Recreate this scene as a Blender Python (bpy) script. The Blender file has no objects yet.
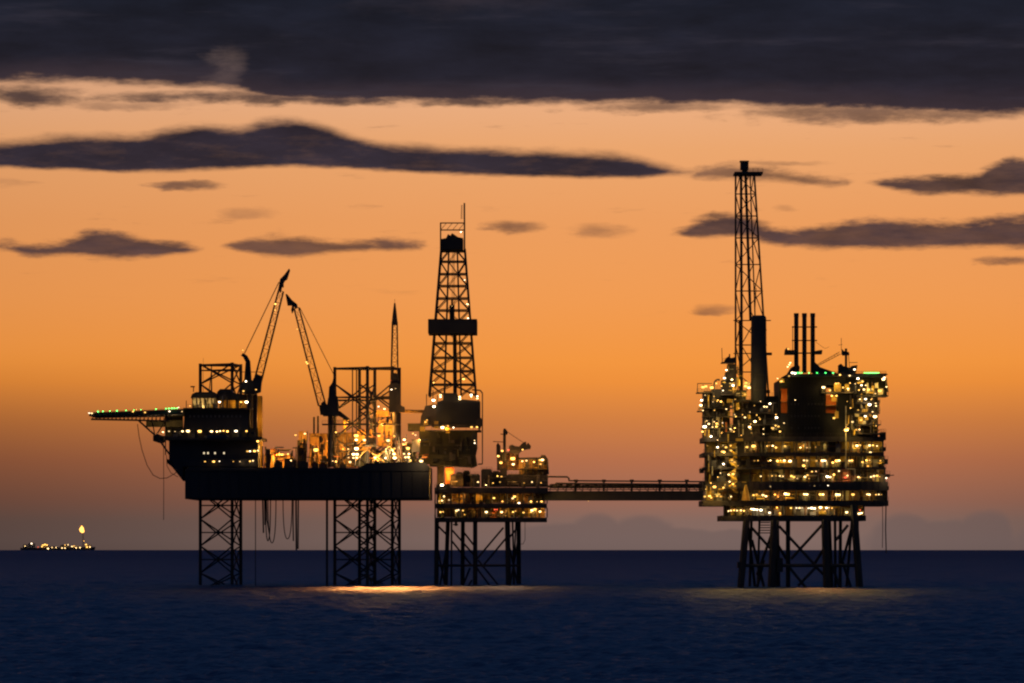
import bpy, math, random
import numpy as np
from mathutils import Vector, Matrix, Quaternion

random.seed(7)
rnd = random.Random(3)
sc = bpy.context.scene
col = sc.collection

# ------------------------------------------------------------------ camera
F = 4286.0            # focal length in pixels of the 1024 wide frame
EYE = 540.5           # picture row of the eye level (the horizon dips below it on the round earth)
H = 15.7              # eye height above the sea, a ship's deck
RE = 6.371e6          # earth radius: the sea sheet is curved
cam = bpy.data.cameras.new('camera')
cam.sensor_width = 36.0
cam.lens = F / 1024 * 36.0
cam.shift_y = (EYE - 341.5) / 1024
cam.clip_start = 1.0
cam.clip_end = 120000.0
co = bpy.data.objects.new('camera', cam)
co.location = (0, 0, H)
co.rotation_euler = (math.pi / 2, 0, 0)
col.objects.link(co)
sc.camera = co
sc.view_settings.view_transform = 'Standard'
sc.view_settings.look = 'None'
sc.view_settings.exposure = 0.0
sc.view_settings.gamma = 1.0
sc.view_settings.use_curve_mapping = False
sc.render.engine = 'CYCLES'
sc.cycles.use_denoising = True
sc.cycles.use_adaptive_sampling = False
sc.cycles.sample_clamp_indirect = 1.5
sc.cycles.sample_clamp_direct = 0.0
sc.cycles.max_bounces = 4
sc.cycles.diffuse_bounces = 2
sc.cycles.glossy_bounces = 2
sc.cycles.filter_width = 2.2


def s2l(r, g, b):
    f = lambda c: (c / 255) / 12.92 if c <= 10 else ((c / 255 + 0.055) / 1.055) ** 2.4
    return (f(r), f(g), f(b))


# ------------------------------------------------------------------ sky (dusk, after sunset)
world = bpy.data.worlds.new('World')
sc.world = world
world.use_nodes = True
nt = world.node_tree
nt.nodes.clear()


class E:
    """a node socket with arithmetic"""
    def __init__(self, s): self.s = s
    def __add__(self, o): return M('ADD', self, o)
    def __radd__(self, o): return M('ADD', o, self)
    def __sub__(self, o): return M('SUBTRACT', self, o)
    def __rsub__(self, o): return M('SUBTRACT', o, self)
    def __mul__(self, o): return M('MULTIPLY', self, o)
    def __rmul__(self, o): return M('MULTIPLY', o, self)
    def __truediv__(self, o): return M('DIVIDE', self, o)


def M(op, a, b=None, c=None, tree=None):
    n = nt.nodes.new('ShaderNodeMath')
    n.operation = op
    for i, v in enumerate((a, b, c)):
        if v is None: continue
        if isinstance(v, E): nt.links.new(v.s, n.inputs[i])
        else: n.inputs[i].default_value = v
    return E(n.outputs[0])


def sstep(x, lo, hi):
    n = nt.nodes.new('ShaderNodeMapRange')
    n.interpolation_type = 'SMOOTHSTEP'
    nt.links.new(x.s, n.inputs[0])
    n.inputs[1].default_value = lo
    n.inputs[2].default_value = hi
    return E(n.outputs[0])


def ramp(x, lo, hi, stops):
    n = nt.nodes.new('ShaderNodeValToRGB')
    t = (x - lo) / (hi - lo)
    nt.links.new(t.s, n.inputs[0])
    el = n.color_ramp.elements
    while len(el) > 1: el.remove(el[-1])
    first = True
    for p, c in stops:
        q = min(1, max(0, (p - lo) / (hi - lo)))
        e = el[0] if first else el.new(q)
        e.position = q
        e.color = (*c, 1)
        first = False
    return E(n.outputs[0])


def mix(f, a, b):
    n = nt.nodes.new('ShaderNodeMix')
    n.data_type = 'RGBA'
    for i, v in ((0, f), (6, a), (7, b)):
        if isinstance(v, E): nt.links.new(v.s, n.inputs[i])
        elif i == 0: n.inputs[0].default_value = v
        else: n.inputs[i].default_value = (*v, 1)
    return E(n.outputs[2])


def noise(x, y, scale=1.0, detail=4.0, rough=0.55, seed=0.0):
    c = nt.nodes.new('ShaderNodeCombineXYZ')
    nt.links.new(x.s, c.inputs[0]); nt.links.new(y.s, c.inputs[1]); c.inputs[2].default_value = seed
    n = nt.nodes.new('ShaderNodeTexNoise')
    n.inputs['Scale'].default_value = scale
    n.inputs['Detail'].default_value = detail
    n.inputs['Roughness'].default_value = rough
    nt.links.new(c.outputs[0], n.inputs['Vector'])
    return E(n.outputs[0]) - 0.5


tc = nt.nodes.new('ShaderNodeTexCoord')
sp = nt.nodes.new('ShaderNodeSeparateXYZ')
nt.links.new(tc.outputs['Generated'], sp.inputs[0])
dx, dy, dz = (E(sp.outputs[i]) for i in range(3))
U = M('ARCTAN2', dx, dy) * F                 # azimuth from north, in units of 1/4286 rad
V = M('ARCSINE', M('MINIMUM', M('MAXIMUM', dz, -1.0), 1.0)) * F   # elevation, same units

# glow of the set sun: clear sky by elevation, towards it and away from it
clear = ramp(V, -40, 900, [
    (-40, s2l(108, 90, 86)), (0, s2l(130, 106, 99)), (20, s2l(134, 105, 95)), (40, s2l(154, 105, 86)), (80, s2l(183, 112, 76)), (120, s2l(210, 127, 66)),
    (158, s2l(238, 144, 60)), (178, s2l(243, 150, 64)), (240, s2l(241, 155, 82)), (320, s2l(236, 158, 95)), (390, s2l(235, 166, 110)), (440, s2l(234, 174, 130)),
    (520, s2l(170, 130, 112)), (700, s2l(70, 66, 88)), (900, s2l(38, 58, 96))])
away = ramp(V, -40, 900, [
    (-40, s2l(40, 38, 52)), (0, s2l(56, 50, 62)), (100, s2l(66, 54, 62)), (300, s2l(60, 54, 74)), (600, s2l(44, 52, 88)), (900, s2l(40, 60, 104))])
SUNU = 190.0
az = M('COSINE', (U - SUNU) / F)
toward = sstep(az, 0.25, 1.0)
sky = mix(toward, away, clear)
# the glow narrows near the horizon: dimmer to the sides of the sun's place
side = M('MULTIPLY', (U - SUNU) / 1500.0, (U - SUNU) / 1500.0)
low = 1.0 - sstep(V, 10.0, 200.0)
dimf = M('DIVIDE', 1.0, 1.0 + side * (0.58 + low * 5.4))
dn = nt.nodes.new('ShaderNodeVectorMath'); dn.operation = 'SCALE'
nt.links.new(sky.s, dn.inputs[0]); nt.links.new(dimf.s, dn.inputs['Scale'])
sky = E(dn.outputs[0])

# clouds
w1 = noise(U / 70.0, V / 26.0, 1.0, 5.0, 0.58, 3.1)
w2 = noise(U / 48.0, V / 13.0, 1.0, 3.0, 0.5, 9.7)
w4 = noise(U / 24.0, V / 8.0, 1.0, 2.0, 0.5, 21.0)
w5 = noise(U / 38.0, V / 10.0, 1.0, 6.0, 0.68, 33.0)
w3 = noise(U / 300.0, V / 90.0, 1.0, 3.0, 0.5, 5.3)
UU = U + w1 * 60.0 + w2 * 22.0
VV = V + w1 * 12.0 + w2 * 7.0 + w4 * 2.0


def cloud(px, py, a, up, down, soft=0.55, alpha=1.0, p=2.0, tilt=0.0):
    up *= 1.22; down *= 1.22
    u = (UU - (px - 512.0)) / a
    v = VV - (EYE - py)
    if tilt: v = v - u * (tilt * a)
    b = M('ADD', M('MULTIPLY', M('GREATER_THAN', v, 0.0), up - down), down)
    v = v / b
    d = 1.0 - M('POWER', M('ABSOLUTE', u), p) - v * v + w1 * 1.2 + w2 * 0.8 + w5 * 1.4
    return sstep(d, -0.1, soft * 1.5) * alpha


cl = [
    # lesser ones
    cloud(188, 186, 44, 4, 6, 0.7, 0.75), cloud(250, 215, 34, 7, 6, 1.0, 0.35), cloud(600, 230, 40, 7, 7, 1.0, 0.5), cloud(512, 228, 34, 7, 8, 0.8, 0.7), cloud(5, 187, 26, 5, 5, 1.0, 0.3),
    cloud(770, 165, 70, 3, 3, 1.0, 0.45), cloud(780, 210, 20, 4, 4, 1.0, 0.35), cloud(1000, 264, 44, 5, 5, 0.8, 0.8), cloud(712, 311, 36, 6, 4, 0.9, 0.6, 2),
    # ragged fringe under the high deck
    cloud(360, 101, 300, 8, 7, 0.8, 0.9, 4), cloud(20, 101, 80, 12, 12, 0.8, 0.9), cloud(880, 116, 190, 14, 10, 0.8, 0.75), cloud(660, 110, 120, 10, 6, 0.8, 0.7),
    cloud(130, 108, 90, 4, 4, 1.0, 0.5)]
def profile(pts, k=200.0):
    """a smooth curve of picture rows over azimuth, as elevation"""
    n = nt.nodes.new('ShaderNodeFloatCurve')
    t = (U + w2 * 26.0 + 1400.0) / 2800.0
    nt.links.new(t.s, n.inputs['Value'])
    cv = n.mapping.curves[0]
    P = [((px - 512 + 1400.0) / 2800.0, (EYE - y) / 600.0) for px, y in pts]
    cv.points[0].location = P[0]; cv.points[1].location = P[-1]
    for p_ in P[1:-1]: cv.points.new(*p_)
    n.mapping.update()
    return E(n.outputs[0]) * 600.0


# the long dark bank with its two humps
bank_t = profile([(-880, 150), (-300, 152), (-100, 148), (0, 145), (60, 139), (110, 138), (140, 138), (170, 131), (205, 126.5), (238, 129), (265, 123), (290, 120), (320, 126), (348, 136), (380, 143), (420, 147), (480, 149), (560, 152), (600, 154), (630, 157), (655, 163), (680, 170), (710, 174), (740, 184), (1900, 190)])
bank_b = profile([(-880, 166), (-300, 168), (0, 171), (60, 173), (150, 174), (220, 171), (300, 168), (350, 170), (450, 175), (560, 178.5), (630, 179), (655, 177), (680, 176), (710, 178), (740, 172), (1900, 170)])
bank = M('MULTIPLY', sstep(bank_t - V + w2 * 5.0 + w1 * 5.0 + w5 * 10.0, -5.0, 9.0), sstep(V - bank_b + w2 * 3.0 + w1 * 3.0 + w5 * 6.0, -2.5, 4.0))
dens = bank


def sheet(top, bot, alpha, st=4.0, sb=3.0):
    t = [(-880, top[0][1] + 14)] + top + [(1900, top[-1][1] + (0 if top[-1][0] > 1030 else 14))]
    b = [(-880, bot[0][1] - 14)] + bot + [(1900, bot[-1][1] - (0 if bot[-1][0] > 1030 else 14))]
    if top[0][0] < -100: t[0] = (-880, top[0][1]); b[0] = (-880, bot[0][1])
    return M('MULTIPLY', sstep(profile(t) - V + w2 * 6.0 + w1 * 16.0 + w5 * 16.0, -st * 1.2, st * 1.6), sstep(V - profile(b) + w2 * 4.0 + w1 * 7.0 + w5 * 9.0, -sb, sb * 1.6)) * alpha


for top, bot, al in (
    ([(640, 246), (668, 236), (690, 226), (704, 221), (740, 217), (765, 225), (790, 231), (830, 228), (860, 222), (900, 221), (950, 225), (1024, 218), (1100, 216), (1300, 222)],
     [(640, 232), (668, 236), (700, 239), (745, 238), (780, 246), (850, 250), (900, 251), (960, 249), (1024, 251), (1100, 250), (1300, 245)], .93),
    ([(850, 194), (875, 186), (910, 181), (955, 178), (982, 175), (992, 163), (1010, 160), (1030, 163), (1100, 166), (1300, 172)],
     [(850, 180), (875, 187), (920, 195), (970, 196), (1024, 199), (1100, 199), (1300, 196)], .93),
    ([(-300, 248), (0, 246), (60, 244), (84, 236), (104, 233), (135, 238), (170, 243), (205, 249), (225, 258)], [(-300, 255), (0, 252), (30, 258), (80, 257), (130, 260), (180, 256), (205, 250), (225, 240)], .93),
    ([(205, 262), (225, 247), (250, 241), (300, 237), (345, 242), (370, 242), (400, 240), (428, 245), (445, 256)], [(205, 238), (225, 247), (260, 255), (300, 257), (350, 252), (400, 252), (428, 248), (445, 236)], .85),
    ([(665, 190), (690, 171), (720, 166), (770, 168), (800, 176), (850, 183), (870, 196)], [(665, 166), (690, 179), (730, 181), (780, 183), (820, 188), (850, 186), (870, 172)], .72)):
    dens = M('MAXIMUM', dens, sheet(top, bot, al))
for c in cl:
    dens = M('MAXIMUM', dens, c)
mott = noise(U / 55.0, V / 13.0, 1.0, 6.0, 0.65, 61.0)
dens = M('MINIMUM', M('MAXIMUM', dens * (1.0 + mott * 0.24), 0.0), 1.0)
# the high deck: everything above a ragged lower edge
edge = profile([(-880, 95), (-200, 92), (0, 86), (90, 85), (180, 88), (220, 89), (255, 98), (300, 104), (400, 105), (500, 104), (600, 106), (700, 106), (770, 108), (850, 112), (900, 116), (1024, 119), (1300, 116), (1900, 110)])
deck = sstep(V - edge + w3 * 8.0 + w2 * 9.0 + w1 * 8.0 + w5 * 14.0, -6.0, 7.0)
# a thin patch in the deck where the glow shows through
hole = cloud(230, 74, 22, 24, 24, 1.6, 1.0)
hole2 = cloud(470, -4, 150, 20, 24, 1.6, 1.0)
dens = M('MAXIMUM', dens, deck)
# faint torn streaks between the banks
st = noise(U / 90.0, V / 12.0, 1.0, 5.0, 0.62, 40.0)
band = sstep(V, 180.0, 330.0)
dens = M('MAXIMUM', dens, sstep(st, 0.1, 0.3) * band * 0.38)
# distant soft heads low on the horizon
wl = noise(U / 60.0, V / 60.0, 1.0, 3.0, 0.5, 1.7)


def low_cloud(px, py, a, up):
    u = (U + wl * 30.0 - (px - 512.0)) / a
    v = (V + wl * 16.0) / (EYE - py)
    return sstep(1.0 - u * u - v * v, 0.0, 0.5)


lows = low_cloud(595, 511, 34, 1)
for a in ((640, 513, 40, 1), (560, 522, 60, 1), (700, 526, 80, 1), (905, 510, 40, 1), (985, 507, 38, 1), (945, 518, 90, 1), (1080, 512, 70, 1)):
    lows = M('MAXIMUM', lows, low_cloud(*a))
sky = mix(lows * 0.5, sky, s2l(104, 88, 86))
ccol = ramp(V, 200, 900, [(200, s2l(86, 66, 66)), (290, s2l(66, 52, 58)), (380, s2l(46, 40, 51)), (425, s2l(42, 36, 48)), (460, s2l(28, 28, 40)), (540, s2l(23, 27, 40)), (640, s2l(26, 33, 54)), (900, s2l(36, 60, 94))])
shade = noise(U / 120.0, V / 34.0, 1.0, 5.0, 0.6, 12.0)
cn = nt.nodes.new('ShaderNodeVectorMath'); cn.operation = 'SCALE'
nt.links.new(ccol.s, cn.inputs[0]); nt.links.new((1.0 + shade * 1.7).s, cn.inputs['Scale'])
ccol2 = mix(M('MULTIPLY', hole, deck) * 0.85, E(cn.outputs[0]), s2l(132, 108, 100))
fringe = M('MULTIPLY', 1.0 - sstep(V - edge + w1 * 22.0, 2.0, 30.0), deck)
ccol2 = mix(fringe * 0.55, ccol2, s2l(66, 52, 58))
lay = noise(U / 210.0, V / 22.0, 1.0, 5.0, 0.6, 77.0)
ccol2 = mix(sstep(lay, 0.02, 0.28) * deck * 0.5, ccol2, s2l(58, 54, 66))
ccol2 = mix(hole2 * 0.55, ccol2, s2l(70, 60, 68))
sky = mix(dens * 0.994, sky, ccol2)
# a weak physical sky under it all: the last skylight of a sun just below the horizon
nish = nt.nodes.new('ShaderNodeTexSky')
nish.sky_type = 'NISHITA'
nish.sun_disc = False
nish.sun_elevation = math.radians(-3.0)
nish.sun_rotation = math.radians(4.0)
bg1 = nt.nodes.new('ShaderNodeBackground'); nt.links.new(sky.s, bg1.inputs[0]); bg1.inputs[1].default_value = 1.0
bg2 = nt.nodes.new('ShaderNodeBackground'); nt.links.new(nish.outputs[0], bg2.inputs[0]); bg2.inputs[1].default_value = 0.006
ad = nt.nodes.new('ShaderNodeAddShader')
nt.links.new(bg1.outputs[0], ad.inputs[0]); nt.links.new(bg2.outputs[0], ad.inputs[1])
wo = nt.nodes.new('ShaderNodeOutputWorld')
nt.links.new(ad.outputs[0], wo.inputs[0])
world.cycles.sampling_method = 'MANUAL'
world.cycles.sample_map_resolution = 1024


# ------------------------------------------------------------------ materials
def paint(name, a, b, rough=0.6, scale=0.35, metal=0.0, spec=0.3):
    """weathered paint: two tones mixed by world noise, streaky relief"""
    m = bpy.data.materials.new(name); m.use_nodes = True
    t = m.node_tree; n = t.nodes; bs = n['Principled BSDF']
    g = n.new('ShaderNodeNewGeometry')
    mp = n.new('ShaderNodeMapping'); mp.inputs['Scale'].default_value = (scale, scale, scale * 0.35)
    no = n.new('ShaderNodeTexNoise'); no.inputs['Scale'].default_value = 1.0; no.inputs['Detail'].default_value = 5
    rp = n.new('ShaderNodeValToRGB')
    rp.color_ramp.elements[0].position = 0.35; rp.color_ramp.elements[0].color = (*a, 1)
    rp.color_ramp.elements[1].position = 0.7; rp.color_ramp.elements[1].color = (*b, 1)
    t.links.new(g.outputs['Position'], mp.inputs[0]); t.links.new(mp.outputs[0], no.inputs['Vector'])
    t.links.new(no.outputs[0], rp.inputs[0]); t.links.new(rp.outputs[0], bs.inputs['Base Color'])
    bs.inputs['Roughness'].default_value = rough; bs.inputs['Metallic'].default_value = metal
    bs.inputs['Specular IOR Level'].default_value = spec
    return m


def glow(name, c, s):
    m = bpy.data.materials.new(name); m.use_nodes = True
    t = m.node_tree; t.nodes.clear()
    e = t.nodes.new('ShaderNodeEmission'); e.inputs[0].default_value = (*c, 1); e.inputs[1].default_value = s
    o = t.nodes.new('ShaderNodeOutputMaterial'); t.links.new(e.outputs[0], o.inputs[0])
    m.cycles.emission_sampling = 'NONE'
    return m


STEEL = paint('dark_steel', (0.03, 0.026, 0.024), (0.07, 0.05, 0.04))
HULL = paint('hull_paint', (0.025, 0.025, 0.03), (0.045, 0.04, 0.04), 0.7, 0.12)
GREY = paint('grey_steel', (0.10, 0.10, 0.10), (0.17, 0.15, 0.13))
RUST = paint('rusty_steel', (0.16, 0.07, 0.03), (0.09, 0.06, 0.045), 0.8)
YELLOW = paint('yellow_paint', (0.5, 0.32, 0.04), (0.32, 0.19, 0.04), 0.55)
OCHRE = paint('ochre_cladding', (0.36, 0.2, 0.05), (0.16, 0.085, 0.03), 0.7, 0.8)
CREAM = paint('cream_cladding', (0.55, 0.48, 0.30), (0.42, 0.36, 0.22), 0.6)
ORANGE = paint('orange_paint', (0.55, 0.17, 0.03), (0.42, 0.12, 0.03), 0.55)
OLIVE = paint('olive_cladding', (0.11, 0.09, 0.04), (0.06, 0.05, 0.028), 0.7)
PIPE = paint('pipe_steel', (0.22, 0.19, 0.15), (0.14, 0.11, 0.08), 0.4, 0.8, 0.3)
DOLIVE = paint('dark_olive_paint', (0.04, 0.034, 0.018), (0.022, 0.019, 0.013), 0.75)
BLACK = paint('black_paint', (0.008, 0.008, 0.009), (0.016, 0.013, 0.012), 0.6, 0.2, 0.0, 0.2)
RUBBER = paint('black_rubber', (0.02, 0.02, 0.02), (0.03, 0.028, 0.026), 0.8)

WARM = (1.0, 0.64, 0.26); WHITE = (1.0, 0.78, 0.5); AMBER = (1.0, 0.5, 0.1); SODIUM = (1.0, 0.44, 0.07); GREEN = (0.08, 1.0, 0.16); REDC = (1.0, 0.12, 0.05); GOLD = (1.0, 0.64, 0.15); DEEP = (1.0, 0.36, 0.09)
G = {'warm': glow('lamp_warm', WARM, 6), 'white': glow('lamp_white', WHITE, 8), 'amber': glow('lamp_amber', AMBER, 4.5),
     'sodium': glow('lamp_sodium', SODIUM, 5), 'green': glow('lamp_green', GREEN, 8), 'red': glow('lamp_red', REDC, 3),
     'window': glow('window_glow', (1.0, 0.8, 0.5), 1.1), 'flame': glow('flame_glow', (1.0, 0.4, 0.07), 4)}
DIM = {}
for k_, c_, e_ in (('warm', WARM, 6), ('white', WHITE, 8), ('amber', AMBER, 4.5), ('sodium', SODIUM, 5), ('green', GREEN, 8), ('red', REDC, 3)):
    DIM[k_] = [glow('lamp_' + k_ + '_dim', c_, e_ * .3), glow('lamp_' + k_ + '_worn', c_, e_ * .6), G[k_], glow('lamp_' + k_ + '_bright', c_, e_ * 1.8)]
LC = {'warm': GOLD, 'white': (1.0, 0.74, 0.36), 'amber': GOLD, 'sodium': SODIUM, 'green': GREEN, 'red': REDC}


# ------------------------------------------------------------------ building helpers
def W(px, py, d):
    """the point at distance d that lies in direction (px, py)"""
    return Vector(((px - 512.0) * d / F, d, H + (EYE - py) * d / F))


LOC = {}


def tag(o, label=None, cat=None, group=None, kind=None):
    if label: o['label'] = label
    if cat: o['category'] = cat
    if group: o['group'] = group
    if kind: o['kind'] = kind
    return o


def thing(name, loc, label, cat, group=None):
    o = bpy.data.objects.new(name, None)
    o.empty_display_size = 1
    col.objects.link(o); o.location = loc
    LOC[o.name] = Vector(loc)
    return tag(o, label, cat, group)


def hold(name, parent, loc=None):
    """an empty part that holds sub-parts"""
    o = bpy.data.objects.new(name, None); col.objects.link(o); o.parent = parent
    LOC[o.name] = LOC[parent.name].copy()
    return o


class MB:
    def __init__(self): self.v = []; self.f = []; self.mi = []; self.m = 0
    def add(self, vs, fs):
        b = len(self.v); self.v += [tuple(v) for v in vs]
        self.f += [tuple(i + b for i in f) for f in fs]; self.mi += [self.m] * len(fs)
    def box(self, x0, x1, y0, y1, z0, z1):
        if x0 > x1: x0, x1 = x1, x0
        if z0 > z1: z0, z1 = z1, z0
        self.add([(x0, y0, z0), (x1, y0, z0), (x1, y1, z0), (x0, y1, z0), (x0, y0, z1), (x1, y0, z1), (x1, y1, z1), (x0, y1, z1)],
                 [(0, 1, 5, 4), (1, 2, 6, 5), (2, 3, 7, 6), (3, 0, 4, 7), (4, 5, 6, 7), (3, 2, 1, 0)])
        return self
    def pbox(self, px0, py0, px1, py1, d, depth):
        a = W(px0, py0, d); b = W(px1, py1, d)
        return self.box(a.x, b.x, d, d + depth, b.z, a.z)
    def bar(self, a, b, r, n=6, r2=None):
        a = Vector(a); b = Vector(b); ax = (b - a)
        if ax.length < 1e-6: return self
        q = ax.to_track_quat('Z', 'Y'); r2 = r if r2 is None else r2
        vs = []
        for p, rr in ((a, r), (b, r2)):
            for i in range(n):
                t = 2 * math.pi * (i + 0.5) / n
                vs.append(p + q @ Vector((rr * math.cos(t), rr * math.sin(t), 0)))
        fs = [(i, (i + 1) % n, n + (i + 1) % n, n + i) for i in range(n)] + [tuple(range(n - 1, -1, -1)), tuple(range(n, 2 * n))]
        self.add(vs, fs); return self
    def path(self, pts, r, n=5):
        for a, b in zip(pts, pts[1:]): self.bar(a, b, r, n)
        return self
    def prism(self, pts, d, depth):
        """a polygon of picture points at distance d, extruded away from the viewer"""
        P = [W(x, y, d) for x, y in pts]; k = len(P)
        self.add(P + [p + Vector((0, depth, 0)) for p in P],
                 [tuple(range(k)), tuple(range(2 * k - 1, k - 1, -1))] + [(i, i + k, (i + 1) % k + k, (i + 1) % k) for i in range(k)])
        return self
    def lathe(self, c, prof, n=12):
        vs = []; k = len(prof)
        for (r, z) in prof:
            for i in range(n):
                t = 2 * math.pi * i / n
                vs.append((c[0] + r * math.cos(t), c[1] + r * math.sin(t), c[2] + z))
        fs = [(j * n + i, j * n + (i + 1) % n, (j + 1) * n + (i + 1) % n, (j + 1) * n + i) for j in range(k - 1) for i in range(n)]
        fs += [tuple(range(n - 1, -1, -1)), tuple(range((k - 1) * n, k * n))]
        self.add(vs, fs); return self
    def rail(self, a, b, h=1.1, step=2.4, r=0.05):
        a = Vector(a); b = Vector(b); n = max(1, int((b - a).length / step))
        up = Vector((0, 0, h))
        for i in range(n + 1):
            p = a.lerp(b, i / n); self.bar(p, p + up, r, 4)
        self.bar(a + up, b + up, r, 4); self.bar(a + up * 0.5, b + up * 0.5, r * 0.8, 4)
        return self
    def build(self, name, mats, parent=None, kind=None):
        me = bpy.data.meshes.new(name)
        off = LOC[parent.name] if parent else Vector((0, 0, 0))
        me.from_pydata([(v[0] - off.x, v[1] - off.y, v[2] - off.z) for v in self.v], [], self.f)
        for m in (mats if isinstance(mats, (list, tuple)) else [mats]): me.materials.append(m)
        if self.m: me.polygons.foreach_set('material_index', self.mi)
        me.update()
        o = bpy.data.objects.new(name, me); col.objects.link(o)
        if parent: o.parent = parent
        LOC[o.name] = off.copy()
        if kind: o['kind'] = kind
        return o


_unit = {}


def unit(shape, mat):
    k = (shape, mat.name)
    if k not in _unit:
        b = MB()
        if shape == 'bar': b.bar((0, 0, -0.5), (0, 0, 0.5), 1.0, 8)
        else: b.box(-0.5, 0.5, -0.5, 0.5, -0.5, 0.5)
        me = bpy.data.meshes.new(shape); me.from_pydata(b.v, [], b.f); me.materials.append(mat)
        _unit[k] = me
    return _unit[k]


def bar(name, parent, a, b, r, mat=None):
    """one straight tube as an object of its own (alike tubes share a mesh)"""
    a = Vector(a); b = Vector(b); ax = b - a
    o = bpy.data.objects.new(name, unit('bar', mat or STEEL)); col.objects.link(o); o.parent = parent
    q = ax.to_track_quat('Z', 'Y')
    o.matrix_basis = Matrix.LocRotScale((a + b) / 2 - LOC[parent.name], q, Vector((r, r, ax.length)))
    return o


def box(name, parent, px0, py0, px1, py1, d, depth, mat=None):
    a = W(px0, py0, d); b = W(px1, py1, d)
    o = bpy.data.objects.new(name, unit('box', mat or STEEL)); col.objects.link(o); o.parent = parent
    o.matrix_basis = Matrix.LocRotScale(Vector(((a.x + b.x) / 2, d + depth / 2, (a.z + b.z) / 2)) - LOC[parent.name], None,
                                        Vector((abs(b.x - a.x), depth, abs(a.z - b.z))))
    return o


def lamp_mesh(kind, lv=2):
    """a floodlight: glowing glass under a dark hood"""
    k = ('lamp', kind, lv)
    if k not in _unit:
        b = MB()
        b.lathe((0, 0, 0), [(0.35, -0.62), (0.8, -0.42), (0.95, 0.0), (0.85, 0.38), (0.4, 0.6)], 8)
        b.m = 1
        b.lathe((0, 0, 0), [(0.9, 0.42), (0.7, 0.68), (0.18, 0.8), (0.12, 1.3)], 8)
        me = bpy.data.meshes.new('floodlight'); me.from_pydata(b.v, [], b.f)
        me.materials.append(DIM[kind][lv]); me.materials.append(STEEL)
        me.polygons.foreach_set('material_index', b.mi)
        _unit[k] = me
    return _unit[k]


def flood(parent, px, py, d, r=1.0, kind='warm', power=0, name='floodlight'):
    """r in picture pixels"""
    p = W(px, py, d); s = r * d / F * 0.86
    lv = 2
    if name == 'floodlight' and d < 5000:
        s *= rnd.uniform(.72, 1.3); lv = rnd.choice((0, 1, 1, 2, 2, 2, 3)) if r < 1.5 else rnd.choice((1, 2, 2, 3))
        if kind == 'warm' and rnd.random() < .4: kind = 'amber'
        if kind == 'white' and rnd.random() < .4: kind = 'warm'
    o = bpy.data.objects.new(name, lamp_mesh(kind, lv)); col.objects.link(o); o.parent = parent
    o.location = p - LOC[parent.name]; o.scale = (s, s, s)
    if power: light(parent, p + Vector((0, 0, -0.5 * s - 0.3)), power, LC[kind])
    return o


def light(parent, p, power, c, rad=0.3):
    l = bpy.data.lights.new('lamp_light', 'POINT'); l.energy = power; l.color = c; l.shadow_soft_size = rad
    o = bpy.data.objects.new('lamp_light', l); col.objects.link(o); o.parent = parent
    o.location = Vector(p) - LOC[parent.name]
    return o


def plight(parent, px, py, d, power, c=AMBER):
    return light(parent, W(px, py, d), power, c)


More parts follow.
